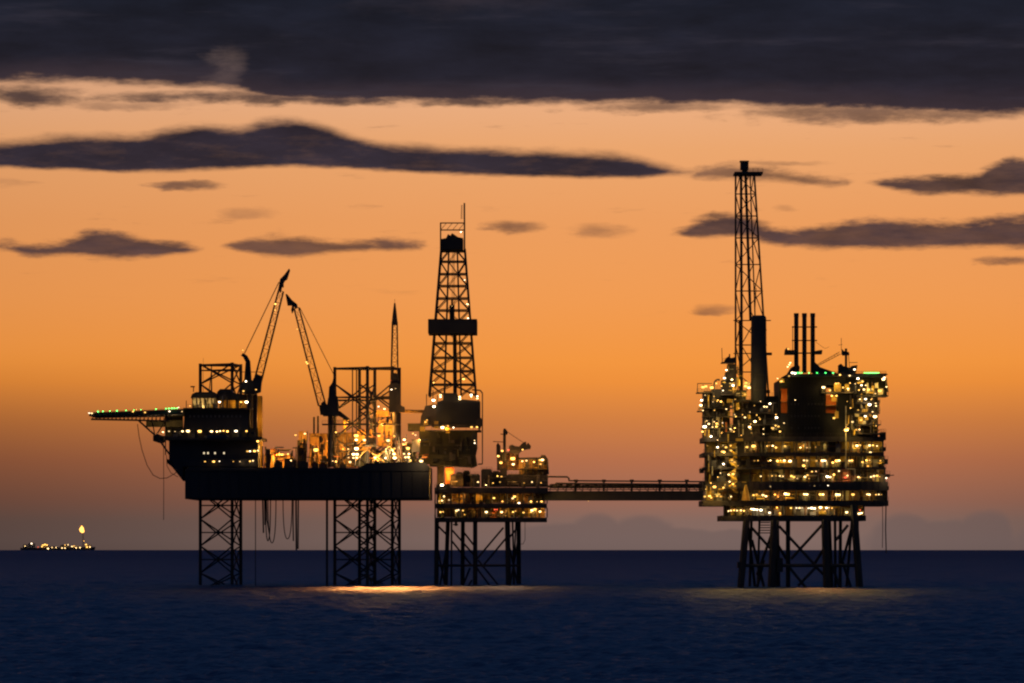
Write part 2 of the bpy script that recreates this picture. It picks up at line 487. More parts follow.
# ------------------------------------------------------------------ the sea: one curved sheet to beyond the horizon
def build_sea():
    rs = [2.0]
    while rs[-1] < 60000:
        r = rs[-1]
        if r < 300: st = max(1.0, r * 0.03)
        elif r < 420: st = 3.0
        elif r < 1700: st = max(0.75, r * 0.0015)
        elif r < 4500: st = r * 0.0026
        elif r < 15000: st = r * 0.0045
        else: st = r * 0.03
        rs.append(r + st)
    rs = np.array(rs)
    fine = np.arange(-0.142, 0.1421, 0.00062)
    grow = [fine[-1]]
    sp_ = 0.00062
    while grow[-1] < 0.6:
        sp_ = min(sp_ * 1.03, 0.03); grow.append(grow[-1] + sp_)
    g_ = np.array(grow[1:])
    coarse = np.concatenate([g_, np.linspace(g_[-1], 2 * math.pi - g_[-1], 100)[1:-1], 2 * math.pi - g_[::-1]])
    th = np.concatenate([fine, coarse]); nc = len(th); nr = len(rs)
    R, T = np.meshgrid(rs, th, indexing='ij')
    X = R * np.sin(T); Y = R * np.cos(T)
    dr = np.gradient(rs)[:, None]
    dth = np.abs(np.diff(np.append(th, th[0] + 2 * math.pi)))[None, :]
    dth[0, 0] = 0.00062
    step = np.maximum(dr, R * dth)
    Z = np.zeros_like(X)
    rng = np.random.default_rng(5)
    for i in range(64):
        lam = 1.7 * (45 / 1.7) ** (i / 63.0)
        ang = math.radians(250) + rng.normal(0, 0.7)
        k = 2 * math.pi / lam
        amp = 0.027 * lam ** 0.22 * rng.uniform(0.6, 1.3)
        fade = np.clip((lam / step - 1.8) / 1.5, 0, 1)
        ph = rng.uniform(0, 6.283)
        arg = k * (X * math.cos(ang) + Y * math.sin(ang)) + ph
        Z += fade * amp * (np.sin(arg) + 0.22 * np.sin(2 * arg + 1.5))
    Z -= R ** 2 / (2 * RE)
    me = bpy.data.meshes.new('sea')
    vs = np.stack([X, Y, Z], -1).reshape(-1, 3).astype(np.float32)
    j = np.arange(nc); j2 = (j + 1) % nc
    base = (np.arange(nr - 1) * nc)[:, None]
    q = np.stack([base + j, base + nc + j, base + nc + j2, base + j2], -1).reshape(-1, 4).astype(np.int32)
    me.vertices.add(len(vs)); me.vertices.foreach_set('co', vs.ravel())
    me.loops.add(q.size); me.loops.foreach_set('vertex_index', q.ravel())
    me.polygons.add(len(q)); me.polygons.foreach_set('loop_start', np.arange(0, q.size, 4, dtype=np.int32))
    me.polygons.foreach_set('use_smooth', np.ones(len(q), dtype=bool))
    me.update(calc_edges=True)
    m = bpy.data.materials.new('sea_water'); m.use_nodes = True
    t = m.node_tree; n = t.nodes; bs = n['Principled BSDF']
    bs.inputs['Base Color'].default_value = (0.008, 0.036, 0.098, 1)
    ln = n.new('ShaderNodeVectorMath'); ln.operation = 'LENGTH'
    gg = n.new('ShaderNodeNewGeometry'); t.links.new(gg.outputs['Position'], ln.inputs[0])
    mr = n.new('ShaderNodeMapRange'); mr.inputs[1].default_value = 700; mr.inputs[2].default_value = 5000; mr.inputs[3].default_value = 0.42; mr.inputs[4].default_value = 0.66
    t.links.new(ln.outputs['Value'], mr.inputs[0]); t.links.new(mr.outputs[0], bs.inputs['Roughness'])   # waves too small to mesh far out
    bs.inputs['IOR'].default_value = 1.33
    g = n.new('ShaderNodeNewGeometry')
    no = n.new('ShaderNodeTexNoise'); no.inputs['Scale'].default_value = 0.9; no.inputs['Detail'].default_value = 5
    t.links.new(g.outputs['Position'], no.inputs['Vector'])
    bu = n.new('ShaderNodeBump'); bu.inputs['Strength'].default_value = 0.7; bu.inputs['Distance'].default_value = 0.5
    t.links.new(no.outputs[0], bu.inputs['Height']); t.links.new(bu.outputs[0], bs.inputs['Normal'])
    me.materials.append(m)
    o = bpy.data.objects.new('sea', me); col.objects.link(o)
    tag(o, 'dark blue choppy sea running out to the horizon', None, None, 'structure')


build_sea()


# ------------------------------------------------------------------ lattice pieces
def lattice(parent, A, B, w0, w1, n, rc, rb, name='boom', mat=None, up=None):
    """a square lattice boom from A to B: four chords (mesh) and its lacing (stuff)"""
    A = Vector(A); B = Vector(B); ax = (B - A).normalized()
    s = Vector((0, 1, 0)); t = ax.cross(s).normalized()
    def corner(k, f):
        w = (w0 + (w1 - w0) * f) / 2
        c = A.lerp(B, f)
        return c + s * (w if k in (0, 1) else -w) + t * (w if k in (1, 2) else -w)
    m = MB(); l = MB()
    for k in range(4): m.bar(corner(k, 0), corner(k, 1), rc, 6)
    for i in range(n):
        for k in range(4):
            f0, f1 = i / n, (i + 1) / n
            a, b = (k, (k + 1) % 4) if (i + k) % 2 else ((k + 1) % 4, k)
            l.bar(corner(a, f0), corner(b, f1), rb, 4)
            l.bar(corner(k, f1), corner((k + 1) % 4, f1), rb, 4)
    o = m.build(name, mat or STEEL, parent)
    l.build('lacing', mat or STEEL, o, 'stuff')
    return o


# ------------------------------------------------------------------ JACK-UP RIG
JD = 1480.0
rig = thing('jack_up_rig', W(307, 499, JD + 30) * 1.0, 'dark jack-up drilling rig with a cantilevered helideck, standing on three lattice legs', 'drilling rig')
h = MB()
h.prism([(185, 499), (185, 470), (189, 467), (360, 468), (366, 463), (424, 462), (429, 466), (429, 499)], JD, 62)
for k in range(24):   # stiffeners and rubbing strakes on the side plating
    x = 188 + k * 10.2
    h.pbox(x, 471, x + 0.8, 498, JD - 0.25, 0.3)
h.pbox(185, 470.2, 429, 471.0, JD - 0.4, 0.5); h.pbox(185, 496.8, 429, 497.8, JD - 0.4, 0.5)
hull = h.build('hull', HULL, rig)
r = MB()
r.rail(W(262, 468, JD + 0.5), W(360, 468, JD + 0.5)); r.rail(W(366, 463, JD + 0.5), W(424, 462, JD + 0.5))
r.build('railing', STEEL, hull)


def jack_leg(px0, dc, top, bottom=592):
    """triangular lattice leg; px0 is its outer chord"""
    s = dc / F
    A = Vector((W(px0, 0, dc).x, dc, 0)); B = A + Vector((33.5 * s, -8.9, 0)); C = A + Vector((39.5 * s, 5.6, 0))
    z1 = W(0, top, dc).z; z0 = W(0, bottom, dc).z
    m = MB()
    for P in (A, B, C):
        m.bar((P.x, P.y, z0), (P.x, P.y, z1), 0.42, 8)
        m.box(P.x - 0.55, P.x + 0.55, P.y - 0.12, P.y + 0.12, z0, z1)      # rack plate
    leg = m.build('leg', STEEL, rig)
    zb = lambda py: W(0, py, dc).z
    y = 600.0 - 0.0
    ys = [573 + 27.0 * 1 - 27.0 * i for i in range(10)]
    for P, Q in ((A, B), (B, C), (A, C)):
        q = lambda P, z: Vector((P.x, P.y, z))
        for ya, yb in zip(ys, ys[1:]):
            if yb < top - 8: break
            za, zc = zb(min(ya, bottom)), zb(max(yb, top + 1.0))
            zm = (zb(ya) + zb(yb)) / 2
            bar('brace', leg, q(P, za), q(Q, zc), 0.26)
            bar('brace', leg, q(Q, za), q(P, zc), 0.26)
            if zm > z0 and zm < z1: bar('girt', leg, q(P, zm), q(Q, zm), 0.24)
        bar('girt', leg, q(P, z1 - 0.6), q(Q, z1 - 0.6), 0.42)
    return leg


jack_leg(200.3, 1512, 363.5)
jack_leg(334.8, 1500, 367)
jack_leg(359.5, 1532, 367)
# work platforms inside the upper legs
for (a, b, y, d) in ((338, 375, 400, 1494), (374, 400, 398, 1530), (335, 400, 424, 1505)):
    m = MB(); m.pbox(a, y - 0.6, b, y + 0.7, d, 8); m.rail(W(a, y - 0.6, d), W(b, y - 0.6, d), 1.1); m.build('leg_platform', STEEL, rig)
for x in (352.5, 356.5):
    bar('raw_water_pipe', rig, W(x, 369, 1496), W(x, 466, 1496), 0.22)
bar('raw_water_pipe', rig, W(327, 499, 1488), W(327, 587, 1488), 0.42)
bar('raw_water_pipe', rig, W(255.5, 499, 1488), W(255.5, 588, 1488), 0.16)

# accommodation
acc = MB()
acc.prism([(169, 461), (169, 440), (258, 438), (258, 467), (183, 467), (183, 478), (176, 470), (172, 461)], JD + 2, 26)
acc.prism([(183, 436.5), (184.5, 409), (250, 409), (250, 432), (246, 436.5)], JD + 4, 22)
acc.pbox(188, 424, 247, 431, JD + 7, 16)
ab = acc.build('accommodation_block', HULL, rig)
w = MB(); w.pbox(165, 437.0, 262, 440, JD - 1, 30); w.rail(W(165, 437, JD - 0.8), W(262, 437, JD - 0.8)); w.pbox(183, 407.8, 252, 409.2, JD + 1, 26); w.rail(W(186, 407.8, JD + 1.2), W(252, 407.8, JD + 1.2))
w.build('walkway', STEEL, ab)
wall = MB(); wall.pbox(172, 428, 258, 437, JD + 5.5, 1); wall.build('deckhouse_wall', OLIVE, ab)
for x in (204, 208, 215, 224):
    m = MB(); m.pbox(x - 1.3, 451.5, x + 1.3, 454.5, JD + 1.9, 0.2); f = m.build('window', STEEL, ab)
    m = MB(); m.pbox(x - 0.75, 452.2, x + 0.75, 454, JD + 1.82, 0.1); m.build('pane', G['window'], f)
for k in range(14):
    x = 190 + k * 4.2
    if random.random() < 0.75:
        m = MB(); m.pbox(x - 0.9, 415, x + 0.9, 417.4, JD + 3.9, 0.2); f = m.build('window', GREY, ab)
for i in range(12):
    x = 171 + i * 7.6
    bar('post', ab, W(x, 437, JD - 0.6), W(x, 427, JD - 0.6), 0.13)
for k in range(26):
    x = rnd.uniform(172, 254); h_ = rnd.uniform(1.5, 5.5)
    box('deck_locker', ab, x, 437 - h_, x + rnd.uniform(1.5, 6), 437, JD + rnd.uniform(0, 1.5), 1.2, rnd.choice((STEEL, HULL, OLIVE, STEEL, GREY)))
for k in range(22):
    x = rnd.uniform(185, 250); y = rnd.uniform(396, 405)
    bar('roof_pipe', ab, W(x, y, JD + rnd.uniform(2, 9)), W(x, 408, JD + rnd.uniform(2, 9)), rnd.uniform(.12, .3), rnd.choice((STEEL, OLIVE, PIPE)))
roofhouse = MB(); roofhouse.pbox(192, 397.5, 216, 408, JD + 10, 10); rh = roofhouse.build('roof_house', CREAM, rig)
for k in range(7): bar('post', rh, W(192.6 + k * 3.8, 398, JD + 9.7), W(192.6 + k * 3.8, 408, JD + 9.7), .2, OLIVE)
for k in range(5): box('locker', rh, 193 + k * 4.6, 403.5 + (k % 3), 196 + k * 4.5, 408, JD + 8.6, 1, (OLIVE, STEEL, CREAM, OLIVE, YELLOW)[k])
rr = MB(); rr.prism([(190.5, 398), (192, 394), (196, 392), (214, 392), (216, 395), (217, 398)], JD + 8, 13); rr.build('roof', STEEL, rh)
m = MB(); m.pbox(219, 400, 250, 408, JD + 14, 6); m.build('roof_house', YELLOW, rig)
m = MB(); m.prism([(217, 400), (217, 392), (220, 389), (230, 389), (233, 393), (250, 395), (250, 400)], JD + 11, 12); m.build('tank_rack', STEEL, rig)
m = MB(); m.bar(W(193.5, 392, JD + 12), W(193.5, 386, JD + 12), 0.18); m.pbox(190.5, 386, 194.5, 387.2, JD + 11, 2); m.build('radar_mast', STEEL, rig)
m = MB(); m.bar(W(211.5, 398, JD + 12), W(211.5, 366, JD + 12), 0.35, 6, 0.2); m.bar(W(209, 392, JD + 12), W(211.5, 370, JD + 12), 0.15); m.build('antenna_mast', STEEL, rig)
m = MB(); m.bar(W(203.3, 400, JD + 12), W(203.3, 358, JD + 12), 0.08, 5, 0.05); m.build('whip_antenna', STEEL, rig)
# under the bow: bracket and stowed anchor gear
m = MB(); m.prism([(167, 463), (167, 459), (172, 461), (183, 474), (186, 480), (183, 481), (172, 467)], JD + 3, 20); m.build('bow_sponson', HULL, rig)
m = MB(); m.pbox(183, 459, 258, 466.5, JD + 0.5, 4); m.build('lower_deck_wall', HULL, rig)
# vertical trunk lit orange beside the crane
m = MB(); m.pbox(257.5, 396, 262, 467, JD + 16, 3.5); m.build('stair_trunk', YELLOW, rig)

# helideck
hd = MB()
hd.prism([(89, 416), (89, 412.8), (183, 409), (183, 414)], JD - 2, 28)
heli = hd.build('helideck', HULL, rig)
m = MB()
def hy(x): return 413.2 - (x - 90) * 0.043
for d in (JD - 1, JD + 24):
    lo = [(91, 419.3), (140, 420.3), (170, 421)]
    m.path([W(x, y, d) for x, y in lo], 0.3, 6)
    n = 20
    for i in range(n):
        x = 92 + i * 4.0
        m.bar(W(x, 419.4 + (x - 91) * 0.02, d), W(x + 2, hy(x) + 2, d), 0.2, 4)
        m.bar(W(x + 2, hy(x) + 2, d), W(x + 4, 419.4 + (x - 87) * 0.02, d), 0.13, 4)
m.build('support_truss', STEEL, heli, 'stuff')
for d in (JD, JD + 22):
    bar('strut', heli, W(138, 420, d), W(157, 437, d), 0.34); bar('strut', heli, W(157, 437, d), W(170, 455, d), 0.34)
    bar('strut', heli, W(152, 420, d), W(155, 436, d), 0.2); bar('strut', heli, W(166, 420, d), W(155, 437, d), 0.24)
    bar('strut', heli, W(155, 436, d), W(172, 437, d), 0.28); bar('strut', heli, W(165.5, 409, d), W(165.5, 455, d), 0.2)
m = MB(); m.prism([(153, 441), (153, 435.5), (158, 434), (163, 437), (164, 441), (159, 443)], JD + 2, 10); m.build('strut_node', STEEL, heli)
m = MB(); m.pbox(146, 420, 183, 427, JD + 14, 1); m.pbox(165, 411, 183, 439, JD + 18, 1.0); m.build('fire_station_wall', OLIVE, heli)
net = MB()
for i in range(24):
    x = 90 + i * 4; net.bar(W(x, hy(x) - 0.2, JD - 2), W(x - 0.6, hy(x) - 0.5, JD - 3.5), 0.06, 4)
net.path([W(90, 412.6, JD - 3.5), W(182, 408.4, JD - 3.5)], 0.07, 4)
net.build('safety_net', STEEL, heli)
for x, kx in ((98, 1), (103, .9), (110, .7), (117, 1), (126, .8), (134, .6), (141, .6), (156, .8), (166, .9), (169, 1), (172, 1.1), (174.5, 1), (177, .8)):
    flood(heli, x, hy(x) - 1.3, JD - 2.2, 0.85 * kx, 'green', 0, 'perimeter_light')
for x, y, s_, kd in ((89.3, 413, 1.1, 'white'), (91.8, 413.2, 1.1, 'white'), (133, 411.5, 1.0, 'amber'), (145, 412.3, 1.2, 'warm'), (169.5, 411.3, 1.2, 'white'), (178.5, 407.4, 1.3, 'white'), (182, 411.5, 0.9, 'warm'), (136.5, 409.6, .6, 'amber'),
                     (163, 432, .8, 'warm'), (169, 431.2, 1.0, 'warm')):
    flood(heli, x, y, JD - 2.6, s_, kd, 0)
for px, py, pw in ((155, 424, 200), (173, 424, 300), (162, 431, 200)):
    plight(rig, px, py, JD + 8, pw, WARM)

# lamps on the accommodation
for x, y, s_, kd in ((219.5, 402, 1.5, 'white'), (246.5, 402, 1.7, 'white'), (241, 402, 1.0, 'amber'), (190, 405.8, 1.2, 'amber'), (182.5, 431.2, 1.3, 'warm'), (188, 431, 1.8, 'warm'), (199.7, 431.2, 1.9, 'amber'),
                     (211.5, 431.3, 1.8, 'white'), (217, 431.5, .9, 'warm'), (220, 431, .9, 'warm'), (223.5, 430.8, 1.0, 'warm'), (227.5, 431.3, 1.3, 'amber'), (236, 431, 1.8, 'white'), (246.5, 431, 1.4, 'warm'), (175, 431.5, .8, 'warm'),
                     (257.7, 441.2, 1.3, 'warm'), (247.5, 451.2, 1.3, 'warm'), (250, 451.2, 1.2, 'white'), (254.5, 451, 1.3, 'warm'), (258, 450.6, 1.0, 'warm'),
                     (205, 461.5, .9, 'warm'), (213.7, 461.5, 1.3, 'amber'), (219.5, 461.2, 1.0, 'white'), (233.3, 461.5, 1.0, 'warm'), (240, 461.5, .7, 'warm'), (250, 461.2, .9, 'warm'), (253, 460.7, 1.0, 'warm')):
    flood(ab, x, y, JD - 1.4, s_, kd)
for px, py, d, pw, c in ((195, 403, JD + 8, 160, WARM), (203, 404, JD + 7.5, 330, WARM), (212, 403, JD + 8, 150, WARM), (222, 404, JD + 12, 60, AMBER), (235, 405, JD + 12, 160, AMBER), (243, 403, JD + 12, 70, AMBER), (188, 432, JD + 4.3, 50, WARM), (199.7, 432, JD + 4.3, 50, WARM),
                         (211.5, 432.3, JD + 4.3, 45, WARM), (227, 432, JD + 4.3, 30, WARM), (236, 432, JD + 4.3, 70, SODIUM), (247, 432, JD + 4.3, 60, WARM), (214, 462, JD - .5, 22, AMBER), (242, 462.5, JD - .5, 30, WARM), (252, 462, JD - .5, 45, WARM), (261, 447, JD + 11, 900, SODIUM), (261, 420, JD + 11, 900, SODIUM)):
    plight(rig, px, py, d, pw, c)

# deck houses and plant amidships, lit by sodium lamps
def house(px0, py0, px1, py1, d, depth, mat, name='deck_house'):
    m = MB(); m.pbox(px0, py0, px1, py1, d, depth); o = m.build(name, mat, rig)
    k = MB(); k.pbox(px0 - 0.4, py0 - 0.7, px1 + 0.4, py0 - 0.02, d - 0.4, depth + 0.8)
    n = max(2, int((px1 - px0) / 5))
    for i in range(n + 1):
        x = px0 + (px1 - px0) * i / n
        k.pbox(x - 0.22, py0, x + 0.22, py1, d - 0.18, 0.15)
    k.build('corrugation', mat, o)
    return o
house(297.5, 441, 306, 467, JD + 14, 8, OLIVE); house(299, 432, 306.5, 440.8, JD + 15, 8, OCHRE)
house(309.5, 434, 329, 467, JD + 18, 14, OCHRE); house(334, 433, 356, 467, JD + 22, 14, OCHRE)
house(356.5, 430, 372, 452, JD + 34, 8, OCHRE); house(376, 411, 389, 417, JD + 40, 8, OCHRE); house(378, 421, 392, 446, JD + 40, 8, OCHRE); house(402, 444, 416, 466, JD + 30, 8, OLIVE); bar('gantry_beam', rig, W(388, 411, JD + 40), W(424, 411.5, JD + 40), .6, OCHRE); house(408, 424, 423, 431, JD + 34, 6, OLIVE)
m = MB(); m.prism([(264, 468), (264, 455), (270, 450), (274, 448), (278, 452), (292, 455), (296, 462), (300, 468)], JD + 24, 10); m.build('deck_house', OCHRE, rig)
for k in range(60):
    x0_, x1_, y0_ = rnd.choice(((298, 306, 436), (309, 329, 436), (334, 357, 436), (262, 298, 452), (376, 391, 413), (309, 329, 436)))
    x = rnd.uniform(x0_, x1_ - 2); y = rnd.uniform(y0_, 462); d = JD + rnd.uniform(8, 13)
    q = rnd.random()
    if q < .4: bar('deck_pipe', rig, W(x, y, d), W(x, min(467, y + rnd.uniform(5, 20)), d), rnd.uniform(.12, .34), rnd.choice((STEEL, RUST, PIPE)))
    elif q < .65: bar('deck_pipe', rig, W(x, y, d), W(min(x1_, x + rnd.uniform(4, 14)), y, d), rnd.uniform(.1, .25), rnd.choice((STEEL, RUST, OLIVE)))
    else: box('deck_box', rig, x, y, x + rnd.uniform(1.5, 5), min(467, y + rnd.uniform(3, 9)), d, 1.5, rnd.choice((STEEL, RUST, OLIVE, STEEL, OCHRE)))
m = MB(); m.pbox(266, 449, 270, 468, JD + 6, 3); m.build('winch_column', STEEL, rig)
for (x0, x1, y0) in ((274, 282, 462), (284, 296, 460), (297, 308, 462), (312, 318, 463), (319, 327, 464), (340, 346, 464)):
    m = MB(); m.pbox(x0, y0, x1, 468.3, JD + 3, 4); m.pbox(x0 + 1, y0 - 1.5, x1 - 2, y0, JD + 4, 2); m.build('winch', STEEL, rig)
for i, (x, y0, y1) in enumerate(((314, 417, 434), (318, 416, 434), (262.5, 446, 466), (276, 446, 462), (285, 455, 466), (291, 452, 466))):
    bar('vent_pipe', rig, W(x, y0, JD + 22 - (i > 1) * 14), W(x, y1, JD + 22 - (i > 1) * 14), 0.35 if i < 2 else 0.2, OLIVE if i < 2 else PIPE)
bar('vent_pipe', rig, W(344, 417, JD + 20), W(349, 419.5, JD + 20), 0.5, YELLOW); bar('vent_pipe', rig, W(344.3, 417, JD + 20), W(345, 432, JD + 20), 0.55, YELLOW)
# pipe deck clutter on the right of the hull
for i in range(90):
    x = random.uniform(332, 424) if i < 60 else random.uniform(262, 332); y = random.uniform(430 if i < 60 else 446, 462); L = random.uniform(4, 16)
    if random.random() < 0.5:
        bar('deck_pipe', rig, W(x, y, JD + random.uniform(2, 26)), W(min(x + L, 428), y + random.uniform(-.4, .4), JD + 10), random.uniform(0.12, 0.3), random.choice((PIPE, STEEL, ORANGE, YELLOW)))
    else:
        bar('deck_pipe', rig, W(x, y, JD + random.uniform(2, 26)), W(x + random.uniform(-3, 3), 466, JD + random.uniform(2, 20)), random.uniform(0.12, 0.32), random.choice((PIPE, STEEL, OLIVE)))
for (x0, y0, x1, y1) in ((357, 452, 368, 466), (370, 456, 380, 466), (382, 451, 391, 466), (396, 444, 402, 466), (366, 438, 374, 446), (404, 450, 413, 462), (412, 440, 420, 452), (398, 455, 408, 462)):
    d = JD + random.uniform(12, 24)
    m = MB(); m.pbox(x0, y0, x1, y1, d, 4); m.pbox(x0 - .4, y0 - .5, x1 + .4, y0, d - .2, 4.4); m.build('mud_skid', random.choice((STEEL, OLIVE, RUST)), rig)
m = MB()
for (a, b) in (((352, 464), (372, 444)), ((360, 444), (384, 462)), ((372, 462), (396, 440)), ((384, 440), (404, 462))):
    m.bar(W(*a, JD + 8), W(*b, JD + 8), 0.24)
m.build('catwalk_truss', OCHRE, rig)
for x, y, s_, kd in ((295.6, 435, 1.5, 'warm'), (304.9, 433.6, 1.7, 'warm'), (282, 454.5, 2.3, 'sodium'), (288, 454, 1.2, 'amber'), (291, 460.5, 1.2, 'warm'), (316, 449.8, 2.3, 'amber'), (336, 432.2, 1.3, 'warm'), (327.3, 441, .9, 'amber'), (343, 449, .9, 'amber'), (356.3, 435.6, 2.3, 'amber'), (356.3, 439.8, 1.2, 'warm'), (364.4, 440, 1.7, 'warm'),
                     (356.5, 448.6, 1.9, 'warm'), (348.3, 449, .9, 'warm'), (348.4, 454.3, .9, 'warm'), (353.5, 454.2, 1.4, 'warm'), (357, 454.2, 1.4, 'warm'), (348.6, 457.6, .8, 'warm'), (353.5, 457.8, 1.3, 'warm'), (356.8, 457.6, 1.3, 'warm'), (336, 461.5, 1.1, 'amber'), (350, 462, 1.7, 'warm'), (375, 457.5, 1.7, 'warm'),
                     (379, 435.8, 2.2, 'amber'), (388.2, 440.4, 2.0, 'warm'), (404.3, 439.6, 1.6, 'warm'), (394.5, 448.5, 1.6, 'warm'), (386, 449, 1.0, 'white'), (394, 454, 1.6, 'warm'), (394.7, 457.8, 1.7, 'warm'), (408, 448.2, 1.8, 'warm'), (404, 453.8, 1.5, 'warm'), (409, 453.8, 1.4, 'warm'), (405.5, 457.2, 1.2, 'warm'), (408.5, 457, 1.2, 'warm'), (410.5, 460.6, 1.4, 'warm'),
                     (421.2, 461, 2.5, 'warm'), (385.5, 458, 1.0, 'white'), (378.5, 406.5, 1.0, 'white'), (384.5, 408.9, 1.2, 'white'), (413, 433.5, 1.0, 'warm'), (415.5, 435, .9, 'warm'), (394, 436, .8, 'amber'), (332.7, 461, .8, 'warm'), (378, 460.5, 1, 'amber')):
    flood(rig, x, y, JD + 1.5, s_, kd)
for px, py, d, pw, c in ((275, 455, JD + 17, 2600, SODIUM), (290, 457, JD + 17, 1500, SODIUM), (303, 437, JD + 11, 900, SODIUM), (316, 452, JD + 14, 1000, SODIUM), (340, 449, JD + 16, 1400, SODIUM), (350, 452, JD + 16, 2000, AMBER), (347, 424, JD + 17, 1200, SODIUM),
                         (364, 438, JD + 28, 2600, SODIUM), (383, 430, JD + 33, 3000, SODIUM), (386, 415, JD + 33, 2200, SODIUM), (370, 413, JD + 20, 300, AMBER), (400, 440, JD + 18, 2000, AMBER), (360, 456, JD + 6, 1500, WARM), (376, 458, JD + 6, 1500, WARM), (392, 452, JD + 8, 1600, WARM), (407, 452, JD + 8, 1600, WARM), (421, 462, JD - 4, 700, WARM), (420, 440, JD + 12, 1500, AMBER)):
    plight(rig, px, py, d, pw * (2.5 if pw > 900 else 1.6), c)
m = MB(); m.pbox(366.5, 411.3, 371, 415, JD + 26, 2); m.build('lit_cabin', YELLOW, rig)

# ------------------------------------------------------------------ lifeboat in front of the lit deck
lb = thing('lifeboat', W(217, 441, JD - 4), 'dark enclosed lifeboat hanging in front of the bright deck lamps', 'lifeboat')
m = MB()
secs = []
n = 9
c0 = W(217, 438.2, JD - 4)
for i in range(n):
    t = -1 + 2 * i / (n - 1); L = 4.4
    wv = 1.5 * (1 - abs(t) ** 3) ** 0.6 + 0.05; hh = 1.05 * (1 - abs(t) ** 4) ** 0.5 + 0.1
    secs.append([(c0.x + t * L, c0.y + wv * math.cos(a), c0.z + hh * math.sin(a)) for a in [2 * math.pi * k / 10 for k in range(10)]])
vs = [p for s_ in secs for p in s_]
m.add(vs, [(j * 10 + k, j * 10 + (k + 1) % 10, (j + 1) * 10 + (k + 1) % 10, (j + 1) * 10 + k) for j in range(n - 1) for k in range(10)] + [tuple(range(9, -1, -1)), tuple(range((n - 1) * 10, n * 10))])
m.build('boat_hull', HULL, lb)
m = MB(); m.pbox(219.5, 434, 225.5, 436.5, JD - 4.6, 1.4); m.build('coxswain_cabin', HULL, lb)
for x in (208, 226): bar('fall_wire', lb, W(x, 436.5, JD - 4), W(x, 428.5, JD - 3), 0.08)


# ------------------------------------------------------------------ CRANES
def pedestal_crane(label, base, ped_r, cab, boom, head, mast, cable, d, flip=1, lamps=(), lampz=()):
    c = thing('pedestal_crane', W(base[0], base[2], d), label, 'crane', 'lattice boom cranes on the rig')
    m = MB(); m.bar(W(base[0], base[2], d), W(base[0], base[1], d), ped_r, 10); m.build('pedestal', STEEL, c)
    m = MB(); m.prism(cab, d - 2, 5); cb = m.build('machinery_house', STEEL, c)
    m = MB(); m.prism(mast, d - 1, 2); m.build('gantry', STEEL, c)
    b0, b1 = W(*boom[0], d), W(*boom[1], d)
    lattice(c, b0, b1, 2.5, 1.7, 8, 0.24, 0.08)
    m = MB(); m.prism(head, d - 0.9, 1.8); hd_ = m.build('boom_head', STEEL, c)
    for k, s_ in enumerate((-0.7, 0.7)):
        bar('pendant_wire', c, W(*cable[0], d) + Vector((0, s_, 0)), W(*cable[1], d) + Vector((0, s_, 0)), 0.11, RUST)
    for (x, y, s_) in lamps: flood(c, x, y, d - 2.5, s_, 'amber')
    return c


c1 = pedestal_crane('slewing crane with its long boom raised and leaning away from the derrick, beside the helideck', (250, 390, 466), 1.1,
    [(241, 392), (241, 384), (244, 380), (252, 380), (254, 384), (259, 382), (258, 391), (255, 394), (244, 394)],
    ((257, 384), (281, 291)), [(278, 290), (280, 279), (284, 275), (289, 268.5), (290, 270), (287, 279.5), (285, 280.5), (283.5, 283), (283.5, 287.5), (282, 287), (280.5, 293)],
    [(244, 382), (245.5, 362), (243, 357), (240.8, 355.5), (243, 352.8), (247, 355.5), (250, 361), (251.5, 382)], ((244.5, 353.5), (279, 282)), JD + 8,
    lamps=((275.3, 304, 1.2), (275.2, 310, 0.8), (242.8, 350.2, 0.7), (268.5, 334, .6)))
bar('stay', c1, W(240, 372, JD + 8), W(262, 372, JD + 8), 0.12)
m = MB(); m.prism([(252.5, 395), (253, 379), (257, 374), (262, 376), (260.5, 392)], JD + 4, 3); m.build('boom_hinge', STEEL, c1)
m = MB(); m.pbox(249, 394, 257, 438, JD + 9, 3); m.build('crane_column', STEEL, c1)
flood(c1, 246, 381.3, JD + 4, .9, 'white'); flood(c1, 243.5, 391, JD + 4, 1.1, 'amber'); flood(c1, 256, 389.5, JD + 4, 1.0, 'amber')

c2 = pedestal_crane('slewing crane on a thick dark pedestal amidships, boom leaning towards the helideck', (330.5, 414, 467), 0.95,
    [(321, 403), (324, 401), (327, 405), (328, 398), (337, 396), (338.5, 405), (338, 416), (323, 416), (321, 412)],
    ((322, 405), (296.5, 308)), [(285.4, 294), (287, 294), (292, 300), (297, 304), (297.5, 307), (295.5, 309), (294, 306.5), (293.3, 311), (292, 313.5), (291, 310), (292, 305.5), (287.5, 305.5)],
    [(328, 405), (329, 387), (332, 383), (334, 376), (336, 382), (336.5, 400), (335, 406)], ((334.5, 376), (300, 308)), JD + 10,
    lamps=((306.4, 362, 1.2), (307.5, 363.5, .8), (297.3, 329, .8)))
m = MB(); m.prism([(337, 411), (340, 411), (350, 419), (346, 420), (337, 415)], JD + 9, 3); m.build('cab_walkway', STEEL, c2)
m = MB(); m.pbox(322, 423.6, 346, 425.0, JD + 8, 5); m.rail(W(322, 423.6, JD + 8), W(346, 423.6, JD + 8)); m.build('pedestal_platform', STEEL, c2)
bar('boom_foot', c2, W(320, 405, JD + 10), W(321.5, 415, JD + 10), 0.4)

